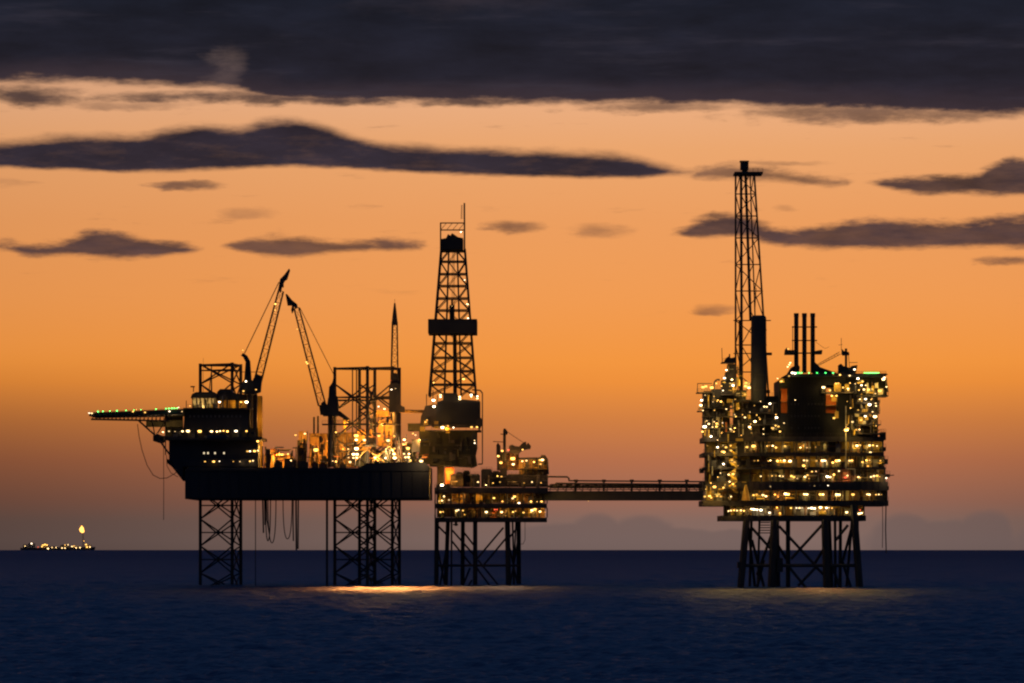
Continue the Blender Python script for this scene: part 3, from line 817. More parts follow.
c3 = pedestal_crane('crane with a narrow upright boom seen end-on, next to the derrick', (396, 408, 440), 1.2,
    [(389, 412), (389, 386), (391, 383), (399, 383), (400, 386), (400, 405), (404.5, 407), (404.5, 412)],
    ((394.5, 386), (394.7, 322)), [(391.5, 325), (392.7, 313), (394, 303), (395.4, 303), (396.6, 313), (397.8, 325)],
    [(391, 384), (391.5, 376), (393, 373), (396.5, 373), (397.8, 376), (398.5, 384)], ((391.6, 374), (393.5, 316)), JD + 34, lamps=((398.8, 331.8, .7),))
flood(c3, 391.5, 389.5, JD + 30, .8, 'white'); flood(c3, 395.5, 388.5, JD + 30, .6, 'white'); flood(c3, 390.8, 380.5, JD + 30, .7, 'red')
bar('aerial', c3, W(394.7, 304, JD + 34), W(394.7, 299, JD + 34), 0.07)

# ------------------------------------------------------------------ DERRICK on its cantilever
DD = 1512.0
der = thing('drilling_derrick', W(455, 467, DD + 6), 'tall tapering drilling derrick with a dark boxed platform halfway up', 'derrick')
def dw(y):                       # half width in pixels and centre at row y
    t = (y - 250) / (395 - 250)
    return 12.0 + t * 11.3, 452.8 + t * -0.3
def dc(sx, sy, y):               # sx, sy in -1..1 on the square plan
    hw, cx = dw(y); s = DD / F
    p = W(cx, y, DD); return Vector((p.x + sx * hw * s, DD + 7 + sy * hw * s * 0.85, p.z))
for sx in (-1, 1):
    for sy in (-1, 1):
        bar('leg', der, dc(sx, sy, 396), dc(sx, sy, 248), 0.42)
lev = [395, 384, 370.5, 357, 342.5, 330, 320, 309.5, 297.5, 285, 273, 260.5, 250]
third = 0.36
for sy in (-1, 1):
    for sx in (-third, third):
        bar('column', der, dc(sx, sy, 396), dc(sx, sy, 250), 0.25)
for sx in (-1, 1):
    for sy in (-third, third):
        bar('column', der, dc(sx, sy, 396), dc(sx, sy, 250), 0.18)
for y in lev[1:]:
    for (a, b) in (((-1, -1), (1, -1)), ((1, -1), (1, 1)), ((1, 1), (-1, 1)), ((-1, 1), (-1, -1))):
        bar('girt', der, dc(*a, y), dc(*b, y), 0.26 if a[1] == b[1] else 0.2)
for i, (ya, yb) in enumerate(zip(lev, lev[1:])):
    for sy in (-1, 1):
        pts = [-1, -third, third, 1]
        rr_ = 0.21 if sy == -1 else 0.16
        if i < 4:
            for (p, q) in ((-1, 0.0), (1, 0.0)) if i % 2 == 0 else ((0.0, -1), (0.0, 1)):
                bar('brace', der, dc(p, sy, ya), dc(q, sy, yb), rr_)
        for k, (p, q) in enumerate(zip(pts, pts[1:])):
            if k == 1: 
                if i < 4: continue
                p, q = (p, q) if i % 2 else (q, p)
                bar('brace', der, dc(p, sy, ya), dc(q, sy, yb), 0.1); continue
            if (k == 0) == (i % 2 == 0): p, q = q, p
            bar('brace', der, dc(p, sy, ya), dc(q, sy, yb), rr_)
    for sx in (-1, 1):
        p, q = (-1, 1) if i % 2 else (1, -1)
        bar('brace', der, dc(sx, p, ya), dc(sx, q, yb), 0.15)
# monkey board
m = MB(); a = W(428, 319, DD - 3); b = W(477, 333, DD - 3)
s_ = DD / F
m.box(a.x, b.x, DD - 3, DD - 2.6, b.z, a.z); m.box(a.x, b.x, DD + 16.6, DD + 17, b.z, a.z)
m.box(a.x, a.x + 0.4, DD - 2.6, DD + 16.6, b.z, a.z); m.box(b.x - 0.4, b.x, DD - 2.6, DD + 16.6, b.z, a.z); m.box(a.x + .4, b.x - .4, DD - 2.6, DD + 16.6, b.z, b.z + 0.3)
for k in range(18):
    x = a.x + (b.x - a.x) * (k + .5) / 18; m.box(x - .06, x + .06, DD - 3.12, DD - 3, b.z, a.z)
m.build('monkey_board', HULL, der)
# hoist gear inside
bar('drill_string', der, dc(0.1, 0, 396), dc(0.1, 0, 320), 0.75)
m = MB(); m.pbox(449.5, 305, 454.5, 319, DD + 5, 3); m.bar(W(452, 305, DD + 6), W(452, 300, DD + 6), .4); m.build('top_drive', STEEL, der)
for k in (-0.06, 0.03, 0.1):
    bar('drilling_line', der, dc(k, 0, 305), dc(k, 0, 250), 0.07)
# crown
m = MB(); m.prism([(441, 249.5), (440.5, 239), (446, 238), (448, 234), (450.5, 235.5), (452, 233), (455, 235), (458, 237), (463, 238), (463, 249)], DD + 1, 11); m.build('crown_block', HULL, der)
for sy in (0.0, 14.0):
    for x in (440.6, 464.4): bar('crown_post', der, W(x, 250, DD + sy), W(x, 222.5, DD + sy), 0.26)
    for y in (223, 230): bar('crown_rail', der, W(440.6, y, DD + sy), W(464.4, y, DD + sy), 0.22)
    for k in range(4):
        x = 440.6 + k * 5.95; bar('crown_brace', der, W(x, 230, DD + sy), W(x + 5.95, 223, DD + sy), 0.1)
for x in (440.6, 464.4): bar('crown_rail', der, W(x, 223, DD), W(x, 223, DD + 14), 0.2)
bar('lightning_mast', der, W(464.6, 250, DD - .5), W(464.4, 203, DD - .5), 0.3)
m = MB()
for k in range(7): m.bar(W(461.2, 218 - k * 2, DD - .5), W(464, 218 - k * 2, DD - .5), 0.08, 4)
m.bar(W(461.2, 219, DD - .5), W(461.6, 205, DD - .5), 0.14, 4); m.build('mast_ladder', STEEL, der)
# drill floor wind walls
m = MB(); m.prism([(436, 424), (437, 402), (443, 400), (443, 393), (457, 393), (459, 399), (470, 400), (480, 401), (480, 424)], DD - 6, 22)
for k in range(20):
    x = 438 + k * 2.1; m.pbox(x, 402, x + .3, 424, DD - 6.15, .16)
m.build('wind_wall', HULL, der)
m = MB(); m.prism([(424, 410), (425, 406), (436, 404), (438, 424), (420, 426), (421, 416)], DD - 4, 14); m.build('drill_floor_lobe', STEEL, der)
for x, y0, y1 in ((433, 390, 404), (426.5, 394, 408), (437.5, 395, 402), (478, 395, 402)): bar('floor_post', der, W(x, y0, DD - 5), W(x, y1, DD - 5), 0.16)
m = MB(); m.path([W(472, 389.8, DD - 6), W(480, 390.3, DD - 6), W(482.4, 393, DD - 6), W(482.4, 464, DD - 6), W(478, 464.2, DD - 6)], 0.24, 6); m.build('riser_pipe', STEEL, der)
m = MB(); m.prism([(476, 424), (476, 421), (480, 417), (483, 420), (482, 425), (479, 431)], DD - 7, 3); m.build('winch_pod', STEEL, der)
# cantilever beams and substructure
m = MB(); m.prism([(429.5, 466), (429.5, 430), (477, 430), (477, 448), (475.5, 455), (476.5, 461), (477, 465), (473, 467), (452, 466)], DD - 4, 18)
m.pbox(430, 437, 476, 438, DD - 4.3, .4); m.pbox(430, 452, 475, 454, DD - 4.3, .4)
for k in range(9): m.pbox(432 + k * 5, 438, 432.6 + k * 5, 452, DD - 4.25, .3)
cant = m.build('cantilever', DOLIVE, der)
m = MB(); m.pbox(431.5, 424.3, 480, 426, DD - 6.5, 22); m.rail(W(431.5, 430, DD - 6), W(480, 430, DD - 6), 1.2); m.pbox(431.5, 430, 481, 431, DD - 6.5, 22); m.build('catwalk', STEEL, cant)
for k in range(46):
    x = rnd.uniform(430, 474); y = rnd.uniform(431, 462)
    if k % 3: bar('pipe', cant, W(x, y, DD - 4.6), W(x + (rnd.uniform(3, 10) if k % 2 else 0), y + (0 if k % 2 else rnd.uniform(3, 9)), DD - 4.6), rnd.uniform(.1, .28), rnd.choice((STEEL, BLACK, OLIVE, STEEL)))
    else: box('locker', cant, x, y, min(476, x + rnd.uniform(2, 6)), min(466, y + rnd.uniform(2, 7)), DD - 4.9, .9, rnd.choice((BLACK, STEEL, HULL)))
box('dark_band', cant, 429.2, 446, 476, 454.5, DD - 4.45, .3, BLACK)  # thin black strip that puts a darker band across the cantilever
m = MB(); m.pbox(437, 464, 444, 490, DD + 2, 8); m.build('support_leg', STEEL, cant)
m = MB(); m.pbox(419, 430, 430, 464, DD - 2, 8); m.pbox(423, 440, 427, 445, DD - 2.2, .3); m.build('control_cabin', DOLIVE, der)
for x, y, s_, kd in ((433.7, 382.6, 1.2, 'warm'), (433.5, 400.2, 1.9, 'white'), (434, 406.5, 1.2, 'white'), (440.5, 395, 1.3, 'white'), (440.5, 397, 1.2, 'white'), (459.8, 396.8, 1.2, 'white'), (459.8, 399, 1.2, 'white'), (471.2, 394.8, 1.1, 'white'), (471.2, 396.4, 1.0, 'white'), (477.4, 396.2, 1.0, 'white'), (477.4, 398.4, 1.0, 'white'),
                     (442.5, 427.4, 2.1, 'white'), (448, 426, 1.1, 'amber'), (453.5, 427.5, 1.0, 'white'), (471.5, 427, 1.3, 'warm'), (477, 427, 1.2, 'warm'), (463.6, 379, 1.6, 'amber'), (468, 304.3, 1.0, 'white'), (467, 304, .7, 'white'), (468, 318.2, .9, 'white'), (464.6, 280, .9, 'white'), (461, 232, .8, 'white'), (452, 306, .5, 'warm'), (425.5, 422, 1.0, 'amber'), (427, 420, .8, 'warm'), (474.5, 440.5, .6, 'white'), (474.7, 443, .6, 'white')):
    flood(der, x, y, DD - 7, s_, kd)
for px, py, d, pw, c in ((436.5, 425, DD - 5, 500, AMBER), (445.5, 428, DD - 7, 700, AMBER), (422.5, 427.5, DD - 4, 500, AMBER), (448, 433, DD - 6, 60, AMBER), (472, 431, DD - 6, 40, AMBER), (450, 474, DD + 2, 1800, SODIUM), (424, 447, DD - 7, 60, AMBER), (455, 468, DD - 10, 120, AMBER)):
    plight(der, px, py, d, pw, c)
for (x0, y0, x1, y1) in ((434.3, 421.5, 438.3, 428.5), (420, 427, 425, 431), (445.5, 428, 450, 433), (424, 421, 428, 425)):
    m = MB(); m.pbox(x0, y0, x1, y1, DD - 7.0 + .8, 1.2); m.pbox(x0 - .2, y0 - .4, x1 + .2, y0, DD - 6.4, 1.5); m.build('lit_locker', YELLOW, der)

# ------------------------------------------------------------------ WELLHEAD PLATFORM
WD = 1506.0
wp = thing('wellhead_platform', W(477, 585, WD + 12), 'small open-deck wellhead platform on a braced jacket, between the derrick and the long bridge', 'oil platform')
wl_ = [(436.8, 436.3, 0.85, 0), (448, 445.5, 0.8, 12), (451.6, 451.4, .35, 6), (462.9, 462.5, .78, 24), (475.2, 475.2, .85, 0), (507.4, 508.6, 1.0, 0), (512.5, 514.5, .35, 14), (516, 513, .3, 20), (518.6, 519, .85, 24)]
for (xt, xb, r_, dd) in wl_:
    bar('jacket_leg', wp, W(xt, 520, WD + dd), W(xb, 592, WD + dd), r_)
for (x0, y0, x1, y1, dd) in ((503.4, 527.6, 476.8, 559, 0), (507, 537, 482, 567, 12), (438, 526, 447, 535, 0), (452, 530, 474, 555, 0), (451, 540, 472, 566, 12), (478, 560, 499, 586, 0), (476, 567, 490, 586, 12), (470, 568, 462, 588, 12), (472, 580, 466, 590, 0), (437, 545, 445, 586, 12), (447, 545, 440, 586, 0),
                             (518, 527, 509, 538, 0), (508, 540, 518, 586, 12), (518, 540, 510, 586, 12), (462, 530, 476, 548, 24)):
    bar('jacket_brace', wp, W(x0, y0, WD + dd), W(x1, y1, WD + dd), 0.36)
bar('jacket_girt', wp, W(437, 565.5, WD), W(519, 565.5, WD), 0.45); bar('jacket_girt', wp, W(437, 565.5, WD + 24), W(519, 565.5, WD + 24), 0.4)
m = MB(); m.path([W(525, 521, WD), W(525, 540, WD), W(523, 544, WD), W(520, 544, WD)], .1, 5); m.build('fender_line', RUBBER, wp)
bar('conductor', wp, W(456, 526, WD + 6), W(456, 520, WD + 6), 0.5)
m = MB(); m.pbox(453, 524, 458, 525.2, WD + 4, 6); m.build('conductor_guide', STEEL, wp)


def wdeck(x0, y0, x1, y1, d, depth):
    m = MB(); m.pbox(x0, y0, x1, y1, d, depth); o = m.build('deck', STEEL, wp)
    k = MB(); k.rail(W(x0, y0, d + .1), W(x1, y0, d + .1), 1.1, 2.0); k.build('railing', STEEL, o)
    return o
wdeck(434.5, 487.5, 548, 493.5, WD - 2, 28); wdeck(434.5, 503.5, 547, 508, WD - 2, 28); wdeck(434.5, 517.5, 547, 522, WD - 2, 28)
for y0, y1, mat in ((493.5, 503.5, OLIVE), (508, 517.5, OLIVE)):
    box('back_wall', wp, 437, y0 + .2, 545, y1 - .2, WD + 5.5, 1, OCHRE)
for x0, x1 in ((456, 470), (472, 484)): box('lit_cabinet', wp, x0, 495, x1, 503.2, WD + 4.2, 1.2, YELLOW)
for k in range(15):
    x = 435.2 + k * 8
    for (ya, yb) in ((493.5, 503.5), (508, 517.5)):
        bar('column', wp, W(x, ya, WD + 1), W(x, yb, WD + 1), 0.3 if k % 2 else 0.22)
for k in range(70):
    ya, yb = random.choice(((493.5, 503.5), (508, 517.5)))
    x = random.uniform(437, 545); d = WD + random.uniform(-.5, 4)
    if random.random() < .55: bar('pipe', wp, W(x, ya, d), W(x, yb, d), random.uniform(.12, .4), random.choice((PIPE, STEEL, RUST, YELLOW)))
    else:
        y = random.uniform(ya + 1, yb - 1); bar('pipe', wp, W(x, y, d), W(min(545, x + random.uniform(4, 18)), y, d), random.uniform(.1, .25), random.choice((PIPE, STEEL, RUST)))
for k in range(26):
    ya, yb = random.choice(((493.5, 503.5), (508, 517.5), (508, 517.5)))
    x = random.uniform(438, 540); w_ = random.uniform(2, 6); d = WD + random.uniform(0, 4)
    box('equipment_skid', wp, x, yb - random.uniform(3, 8), x + w_, yb, d, 1.4, random.choice((STEEL, STEEL, OLIVE, GREY)))
m = MB(); p = W(493, 522, WD + 2); m.lathe(p, [(1.0, 0), (1.25, .4), (1.25, 3.2), (1.0, 3.6), (.5, 3.9)], 12); m.build('orange_tank', ORANGE, wp)
# top deck plant
for (x0, y0, x1, y1, dd, mat) in ((450, 475, 456, 487, 6, STEEL), (456, 473, 463, 487, 4, STEEL), (463, 471.5, 470, 487, 8, STEEL), (470, 475, 480, 487, 5, STEEL), (481, 470, 492, 487, 4, HULL), (492, 472, 500, 487, 8, HULL), (500, 469, 507, 487, 4, STEEL), (507, 475, 548, 487, 3, STEEL), (445, 468, 454, 487, 10, ORANGE), (436, 485, 450, 488, 2, STEEL)):
    m = MB(); m.pbox(x0, y0, x1, y1, WD + dd, 6); m.pbox(x0 + 1, y0 - 1, x1 - 1, y0, WD + dd + 1, 3)
    if mat is not ORANGE: m.rail(W(x0, y0, WD + dd), W(x1, y0, WD + dd), 1.0, 1.5)
    m.build('deck_module', mat, wp)
for k in range(40):
    x = random.uniform(447, 546); y = random.uniform(474, 487); d = WD + random.uniform(0, 3)
    if random.random() < .5: bar('pipe', wp, W(x, y, d), W(x, 488, d), random.uniform(.1, .3), random.choice((PIPE, STEEL)))
    else: bar('pipe', wp, W(x, y, d), W(min(547, x + random.uniform(3, 14)), y, d), random.uniform(.1, .25), random.choice((PIPE, STEEL, STEEL)))
for k in range(34):
    x = rnd.uniform(497, 517); y = rnd.uniform(452, 468); d = WD + rnd.uniform(6.5, 8.6)
    q = rnd.random()
    if q < .45: bar('pipe', wp, W(x, y, d), W(x, min(471, y + rnd.uniform(3, 10)), d), rnd.uniform(.12, .34), rnd.choice((STEEL, OCHRE, STEEL, RUST)))
    elif q < .7: bar('pipe', wp, W(x, y, d), W(min(519, x + rnd.uniform(3, 9)), y, d), rnd.uniform(.1, .25), rnd.choice((STEEL, RUST)))
    else: box('equipment_skid', wp, x, y, x + rnd.uniform(1.5, 4), min(470, y + rnd.uniform(2, 6)), d, 1, rnd.choice((STEEL, OLIVE, RUST, STEEL)))
# lit control module by the crane
m = MB(); m.pbox(519, 459.5, 547, 475, WD + 6, 8); mod = m.build('control_module', OCHRE, wp)
for k in range(22):
    x = random.uniform(519, 544); y = random.uniform(460, 471)
    if k % 2: bar('pipe', mod, W(x, y, WD + 5), W(x, min(475, y + random.uniform(3, 9)), WD + 5), random.uniform(.1, .3), random.choice((STEEL, YELLOW, STEEL)))
    else: box('locker', mod, x, y, x + random.uniform(1.5, 3), y + random.uniform(2, 4), WD + 4.6, 1, random.choice((STEEL, OLIVE, YELLOW)))
m = MB(); m.prism([(518, 459.3), (518, 457.6), (540, 457.2), (541.5, 454.8), (545, 455), (548, 459), (549, 474), (547.2, 474), (547.2, 459.3)], WD + 4, 11); m.build('roof', STEEL, mod)
for x in (523, 528, 533, 538, 543): bar('post', mod, W(x, 459, WD + 3), W(x, 475, WD + 3), .14)
m = MB(); m.pbox(520, 468.5, 547, 469.5, WD + 2.5, 4); m.rail(W(520, 468.5, WD + 2.6), W(547, 468.5, WD + 2.6)); m.build('walkway', STEEL, mod)
m = MB(); m.pbox(497, 452, 519, 470, WD + 9, 6); m.build('crane_base_house', RUST, wp)
for x, y, s_, kd in ((442, 485, 2.0, 'white'), (444, 496.3, 1.2, 'warm'), (439, 501, 1.0, 'warm'), (442, 500.5, 1.0, 'warm'), (449, 500, .9, 'warm'), (494, 498, 1.2, 'warm'), (502.5, 501.3, 1.0, 'amber'), (512.7, 498.3, 1.5, 'warm'), (514.6, 496.5, 1.3, 'warm'), (519, 503, 1.0, 'white'), (531, 501.5, 1.2, 'amber'), (537, 501.7, .9, 'amber'), (541.5, 501.5, 1.2, 'amber'),
                     (440.5, 512, 1.2, 'warm'), (443, 511.8, .9, 'warm'), (456.5, 510.6, 1.7, 'warm'), (458.5, 509.9, 1.0, 'white'), (463, 510.5, .9, 'amber'), (464.5, 514.5, .8, 'sodium'), (486.3, 512, 1.6, 'warm'), (501.7, 512, 1.8, 'warm'), (497, 509.5, .9, 'red'), (494.8, 509.5, .8, 'red'), (513, 512, 1.1, 'warm'), (515.5, 511, .9, 'warm'), (523.5, 512.5, 1.2, 'amber'), (532, 510.2, 1.6, 'warm'), (535, 509.2, 1.8, 'warm'), (540, 511.5, 1.2, 'warm'), (531, 512, 1.0, 'amber'), (545, 512, .7, 'warm'),
                     (532, 482, 1.3, 'white'), (524, 483, .9, 'warm'), (541, 482.8, .8, 'warm'), (500, 482, .8, 'warm'), (478, 482, .9, 'warm'), (486, 485, .6, 'warm'), (493, 483, .7, 'warm'), (497.5, 476, .7, 'amber'), (501.5, 476.5, .8, 'amber'), (524, 505.2, .9, 'amber'),
                     (498.2, 456, 1.2, 'warm'), (501, 462.6, 2.0, 'amber'), (512.8, 458.5, 2.9, 'amber'), (513.2, 464.2, 1.3, 'warm'), (522.6, 449.6, 1.3, 'warm'), (508.6, 449.8, 1.1, 'red'), (526.5, 460.6, 1.3, 'warm'), (522.3, 461.2, 1.0, 'warm'), (540, 460, 1.6, 'warm'), (542.4, 459.8, 1.4, 'warm'), (534, 462, .9, 'amber'), (540.5, 464, 1.1, 'amber'), (502.3, 450.8, 1.2, 'amber')):
    lo_ = 493 < y < 518
    flood(wp, x, y, WD - .9 if lo_ else WD - 2.4, s_, kd, 50 * s_ if lo_ and s_ > .95 else 0)
for px, py, d, pw, c in ((452, 500, WD + 1, 260, SODIUM), (505, 511, WD + 1, 200, SODIUM), (472, 512, WD + 1, 160, SODIUM), (525, 499, WD + 1, 200, SODIUM), (480, 480, WD - 3, 90, SODIUM), (520, 480, WD - 3, 70, AMBER), (463, 496, WD + 2, 260, AMBER), (478, 496, WD + 2, 260, AMBER), (535, 500, WD + 1, 100, AMBER), (494, 513, WD - 1.5, 160, SODIUM), (535, 511, WD + 1, 160, AMBER), (447, 479, WD + 4, 1500, SODIUM), (456, 483, WD + 1, 600, SODIUM),
                         (523, 463, WD + 1, 400, AMBER), (530, 463, WD + 1, 450, AMBER), (541, 462, WD + 1, 600, AMBER), (513, 459, WD + 4, 1200, AMBER), (502, 461, WD + 4, 500, AMBER), (515, 470, WD + 3, 400, AMBER), (542, 511, WD + 3, 300, AMBER)):
    plight(wp, px, py, d, pw, c)

# its crane
wc = thing('pedestal_crane', W(504, 470, WD + 6), 'small stubby crane on the wellhead platform with its short boom folded level', 'crane', 'small platform cranes')
m = MB(); m.bar(W(504.5, 460, WD + 6), W(504.5, 430, WD + 6), .55, 8); m.prism([(503, 433), (503.5, 428.5), (505.5, 428.5), (508, 432), (507, 435)], WD + 5, 2); m.build('mast', STEEL, wc)
m = MB(); m.prism([(496.3, 456), (496.3, 445), (498, 442.5), (500.5, 446), (500.5, 456)], WD + 4, 4); m.build('machinery_house', STEEL, wc)
m = MB(); m.prism([(509, 452), (509, 446), (512, 444.5), (515, 446), (519, 446.5), (523, 442.5), (526, 441.5), (526.5, 445), (528, 442.5), (531, 446), (530.5, 449), (526, 449.5), (522, 451), (517, 455)], WD + 5, 2.5); m.build('boom', STEEL, wc)
for s_ in (-.4, .4): bar('pendant_wire', wc, W(506, 431, WD + 6) + Vector((0, s_, 0)), W(524, 443, WD + 6) + Vector((0, s_, 0)), .09, RUST)
bar('jib', wc, W(493, 441.5, WD + 6), W(503, 442, WD + 6), .14)
bar('strut', wc, W(500.5, 434, WD + 6), W(504, 434.5, WD + 6), .16)

# ------------------------------------------------------------------ BRIDGE
PD = 1432.0
b0 = W(520, 0, WD + 8); b1 = W(707, 0, PD + 8)
br = thing('footbridge', (W(545, 500, 1510) + W(703, 500, 1440)) / 2, 'long level dark bridge with pipes on top linking the two platforms', 'bridge')
def bp(px, py, off=0.0):
    t = (px - 530.0) / (703.0 - 530.0)
    return W(px, py, WD + 8 + (PD + 8 - WD - 8) * t) + Vector((0, off, 0))
def brun(mb, px0, px1, y0, y1, off0, off1):
    """a straight box along the bridge"""
    P = []
    for px in (px0, px1):
        for off in (off0, off1):
            for y in (y0, y1): P.append(bp(px, y, off))
    mb.add(P, [(0, 1, 5, 4), (2, 6, 7, 3), (0, 4, 6, 2), (1, 3, 7, 5), (0, 2, 3, 1), (4, 5, 7, 6)])
m = MB(); brun(m, 520, 704, 491.5, 500.2, 0, 7)
for k in range(37):
    x = 522 + k * 5; brun(m, x, x + .4, 491.6, 500, -.12, 0)
brun(m, 520, 704, 491.0, 492.1, -.3, 0); brun(m, 520, 704, 499.4, 500.6, -.3, 0)
m.build('box_girder', HULL, br)
for off in (.3, 6.7):
    bar('top_chord', br, bp(556, 483.4, off), bp(704, 484.6, off), .35)
for off in (1.5, 3.0, 4.5):
    bar('pipe', br, bp(548, 486.3, off), bp(704, 486.5, off), .42)
m = MB(); brun(m, 550, 704, 485.0, 488.2, 3.2, 4.2); m.build('cable_tray', STEEL, br)
bar('pipe', br, bp(569, 480.6, 2), bp(704, 481.6, 2), .28)
bar('pipe', br, bp(545, 489.4, 1), bp(704, 489.5, 1), .18); 
m = MB(); m.path([bp(548, 476.6, 2), bp(567, 476.8, 2), bp(569, 478.2, 2), bp(569, 480.7, 2)], .3, 6); m.build('pipe_loop', STEEL, br)
for x in (576, 604, 632, 660, 687):
    m = MB(); brun(m, x - 2, x + 2, 479.4, 482, 1.4, 2.6); m.build('pipe_support', STEEL, br)
    bar('portal_post', br, bp(x, 480, .3), bp(x, 491.6, .3), .3); bar('portal_post', br, bp(x, 480, 6.7), bp(x, 491.6, 6.7), .3); bar('portal_beam', br, bp(x, 480.3, .3), bp(x, 480.3, 6.7), .25)
for k in range(18):
    x = 550 + k * 8.2
    bar('post', br, bp(x, 484, .3), bp(x, 491.6, .3), .14)
    m = MB(); brun(m, x + random.uniform(0, 3), x + random.uniform(4.5, 7.5), 483.8, 488.0, .8, 3.0); m.build('valve_box', STEEL, br)
    bar('brace', br, bp(x, 484, .35), bp(x + 8.2, 491.6, .35), .1)
flood(br, 588.4, 500.9, WD + 4 - 20, .55, 'warm')

# ------------------------------------------------------------------ PRODUCTION PLATFORM
pp = thing('production_platform', W(800, 588, PD + 15), 'large crowded production platform of many lamplit decks, the biggest structure, under the tall flare tower', 'oil platform')
# jacket
for (xt, yt, xb, r_, dd) in ((746.5, 520, 740, 1.25, 0), (751.5, 520, 749.5, .5, 26), (759.5, 520, 757.5, .4, 14), (775, 520, 771.5, 1.55, 0), (776, 520, 777.5, 1.1, 26), (788, 520, 788, .8, 6), (825, 520, 827, 1.35, 0), (829, 520, 832, .7, 26),
                             (835, 520, 835.5, .5, 20), (840.5, 520, 840, .6, 12), (853.5, 505, 860, 1.3, 0), (858.5, 520, 858.5, .16, 6), (852, 520, 846, .5, 26)):
    bar('jacket_leg', pp, W(xt, yt, PD + dd), W(xb, 594, PD + dd), r_)
for (x0, y0, x1, y1, dd) in ((822, 525, 791, 559, 0), (779, 526, 815, 565, 0), (812, 563, 824, 575, 0), (790, 568, 806, 588, 0), (815, 568, 798, 586, 0), (752, 528, 770, 548, 0), (772, 533, 757, 575, 12), (752, 540, 764, 587, 12), (764, 560, 757, 588, 12), (848, 525, 836, 540, 0), (851, 530, 843, 560, 12), (842, 560, 851, 588, 12), (778, 545, 790, 565, 26), (826, 545, 815, 563, 26), (830, 560, 840, 588, 0), (748, 525, 755, 588, 26)):
    bar('jacket_brace', pp, W(x0, y0, PD + dd), W(x1, y1, PD + dd), 0.5)
for dd in (0, 26): bar('jacket_girt', pp, W(741, 565.5, PD + dd), W(859, 565.5, PD + dd), .6)
m = MB(); m.pbox(737.5, 562, 741, 568, PD - 1, 3); m.build('pile_clamp', STEEL, pp); m = MB(); m.pbox(777.5, 558, 783, 572, PD - 1.5, 3); m.build('pile_clamp', STEEL, pp)
for k in range(5):
    box('conductor_guide', pp, 760, 522 + k * 2.6, 770, 523 + k * 2.6, PD + 8, 4, STEEL)

decks = [  # x0, x1, top, bottom of slab
    (704, 884, 436.5, 441.5), (703.5, 884, 452.5, 456), (703.5, 886, 467.2, 469.2), (703, 888, 481.5, 490.5), (703, 888.5, 500.5, 506), (722, 866, 515.5, 521)]
DP = 34.0
for (x0, x1, y0, y1) in decks:
    m = MB(); m.pbox(x0, y0, x1, y1, PD, DP)
    for k in range(int((x1 - x0) / 6)):
        m.pbox(x0 + k * 6 + 2, y0 + .3, x0 + k * 6 + 2.5, y1 - .3, PD - .2, .25)
    o = m.build('deck', STEEL, pp)
    if y0 < 505:
        k = MB(); k.rail(W(x0, y0, PD + .1), W(x1, y0, PD + .1), 1.1, 2.2, .06); k.build('railing', STEEL, o)
levels = [(704, 884, 441.5, 452.5, CREAM), (704, 885, 456, 467.2, OLIVE), (704, 886, 469.2, 481.5, OLIVE), (704, 888, 490.5, 500.5, OLIVE), (723, 865, 506, 515.5, OLIVE)]
for (x0, x1, y0, y1, mat) in levels:
    box('back_wall', pp, x0 + 1, y0, x1 - 1, y1, PD + 5, 1, YELLOW if mat is CREAM else OCHRE)
    x = x0 + 3
    while x < x1 - 8:
        w_ = rnd.uniform(5, 13)
        if rnd.random() < .75: box('wall_panel', pp, x, y0 + .3, min(x1 - 2, x + w_), y1 - .3, PD + 4.8 - rnd.uniform(0, .6), .15, rnd.choice((YELLOW, OCHRE, CREAM, STEEL, OLIVE, RUST, STEEL) if mat is not CREAM else (YELLOW, YELLOW, OCHRE, STEEL)))
        x += w_ + rnd.uniform(0, 4)
    n = int((x1 - x0) / 11)
    for k in range(n + 1):
        x = x0 + 1.2 + (x1 - x0 - 2.4) * k / n
        bar('column', pp, W(x, y0, PD + 2.6), W(x, y1, PD + 2.6), .3)
    for k in range(62):
        x = random.uniform(x0 + 2, x1 - 4); d = PD + random.uniform(1.2, 4.2)
        rr_ = random.random()
        if rr_ < .4: bar('pipe', pp, W(x, y0, d), W(x, y1, d), random.uniform(.12, .4), random.choice((PIPE, STEEL, STEEL, RUST)))
        elif rr_ < .75:
            y = random.uniform(y0 + .8, y1 - 1); bar('pipe', pp, W(x, y, d), W(min(x1 - 1, x + random.uniform(5, 24)), y, d), random.uniform(.1, .28), random.choice((PIPE, STEEL, RUST, YELLOW)))
        else:
            h_ = random.uniform(.35, .85) * (y1 - y0); box('equipment_skid', pp, x, y1 - h_, min(x1 - 1, x + random.uniform(2.5, 8)), y1, d, 1.2, random.choice((STEEL, STEEL, HULL, GREY, OLIVE)))
# solid girder wall band has small windows
for x in (810, 815, 820, 829, 770):
    m = MB(); m.pbox(x - .8, 484.8, x + .8, 486.2, PD - .4, .3); f = m.build('window', GREY, pp)
m = MB(); m.path([W(845.8, 406, PD - 1), W(845.8, 469, PD - 1), W(855, 469, PD - 1), W(855, 481, PD - 1)], .17, 5); m.build('drain_pipe', CREAM, pp)
# yellow cone shaped vessel
m = MB(); p = W(746, 500.3, PD - 1.5); m.lathe(p, [(1.35, 0), (1.3, .5), (.9, 3.0), (.5, 4.6), (.25, 5.2)], 12); m.build('cone_vessel', YELLOW, pp)
plight(pp, 746, 496, PD - 5, 170, AMBER)
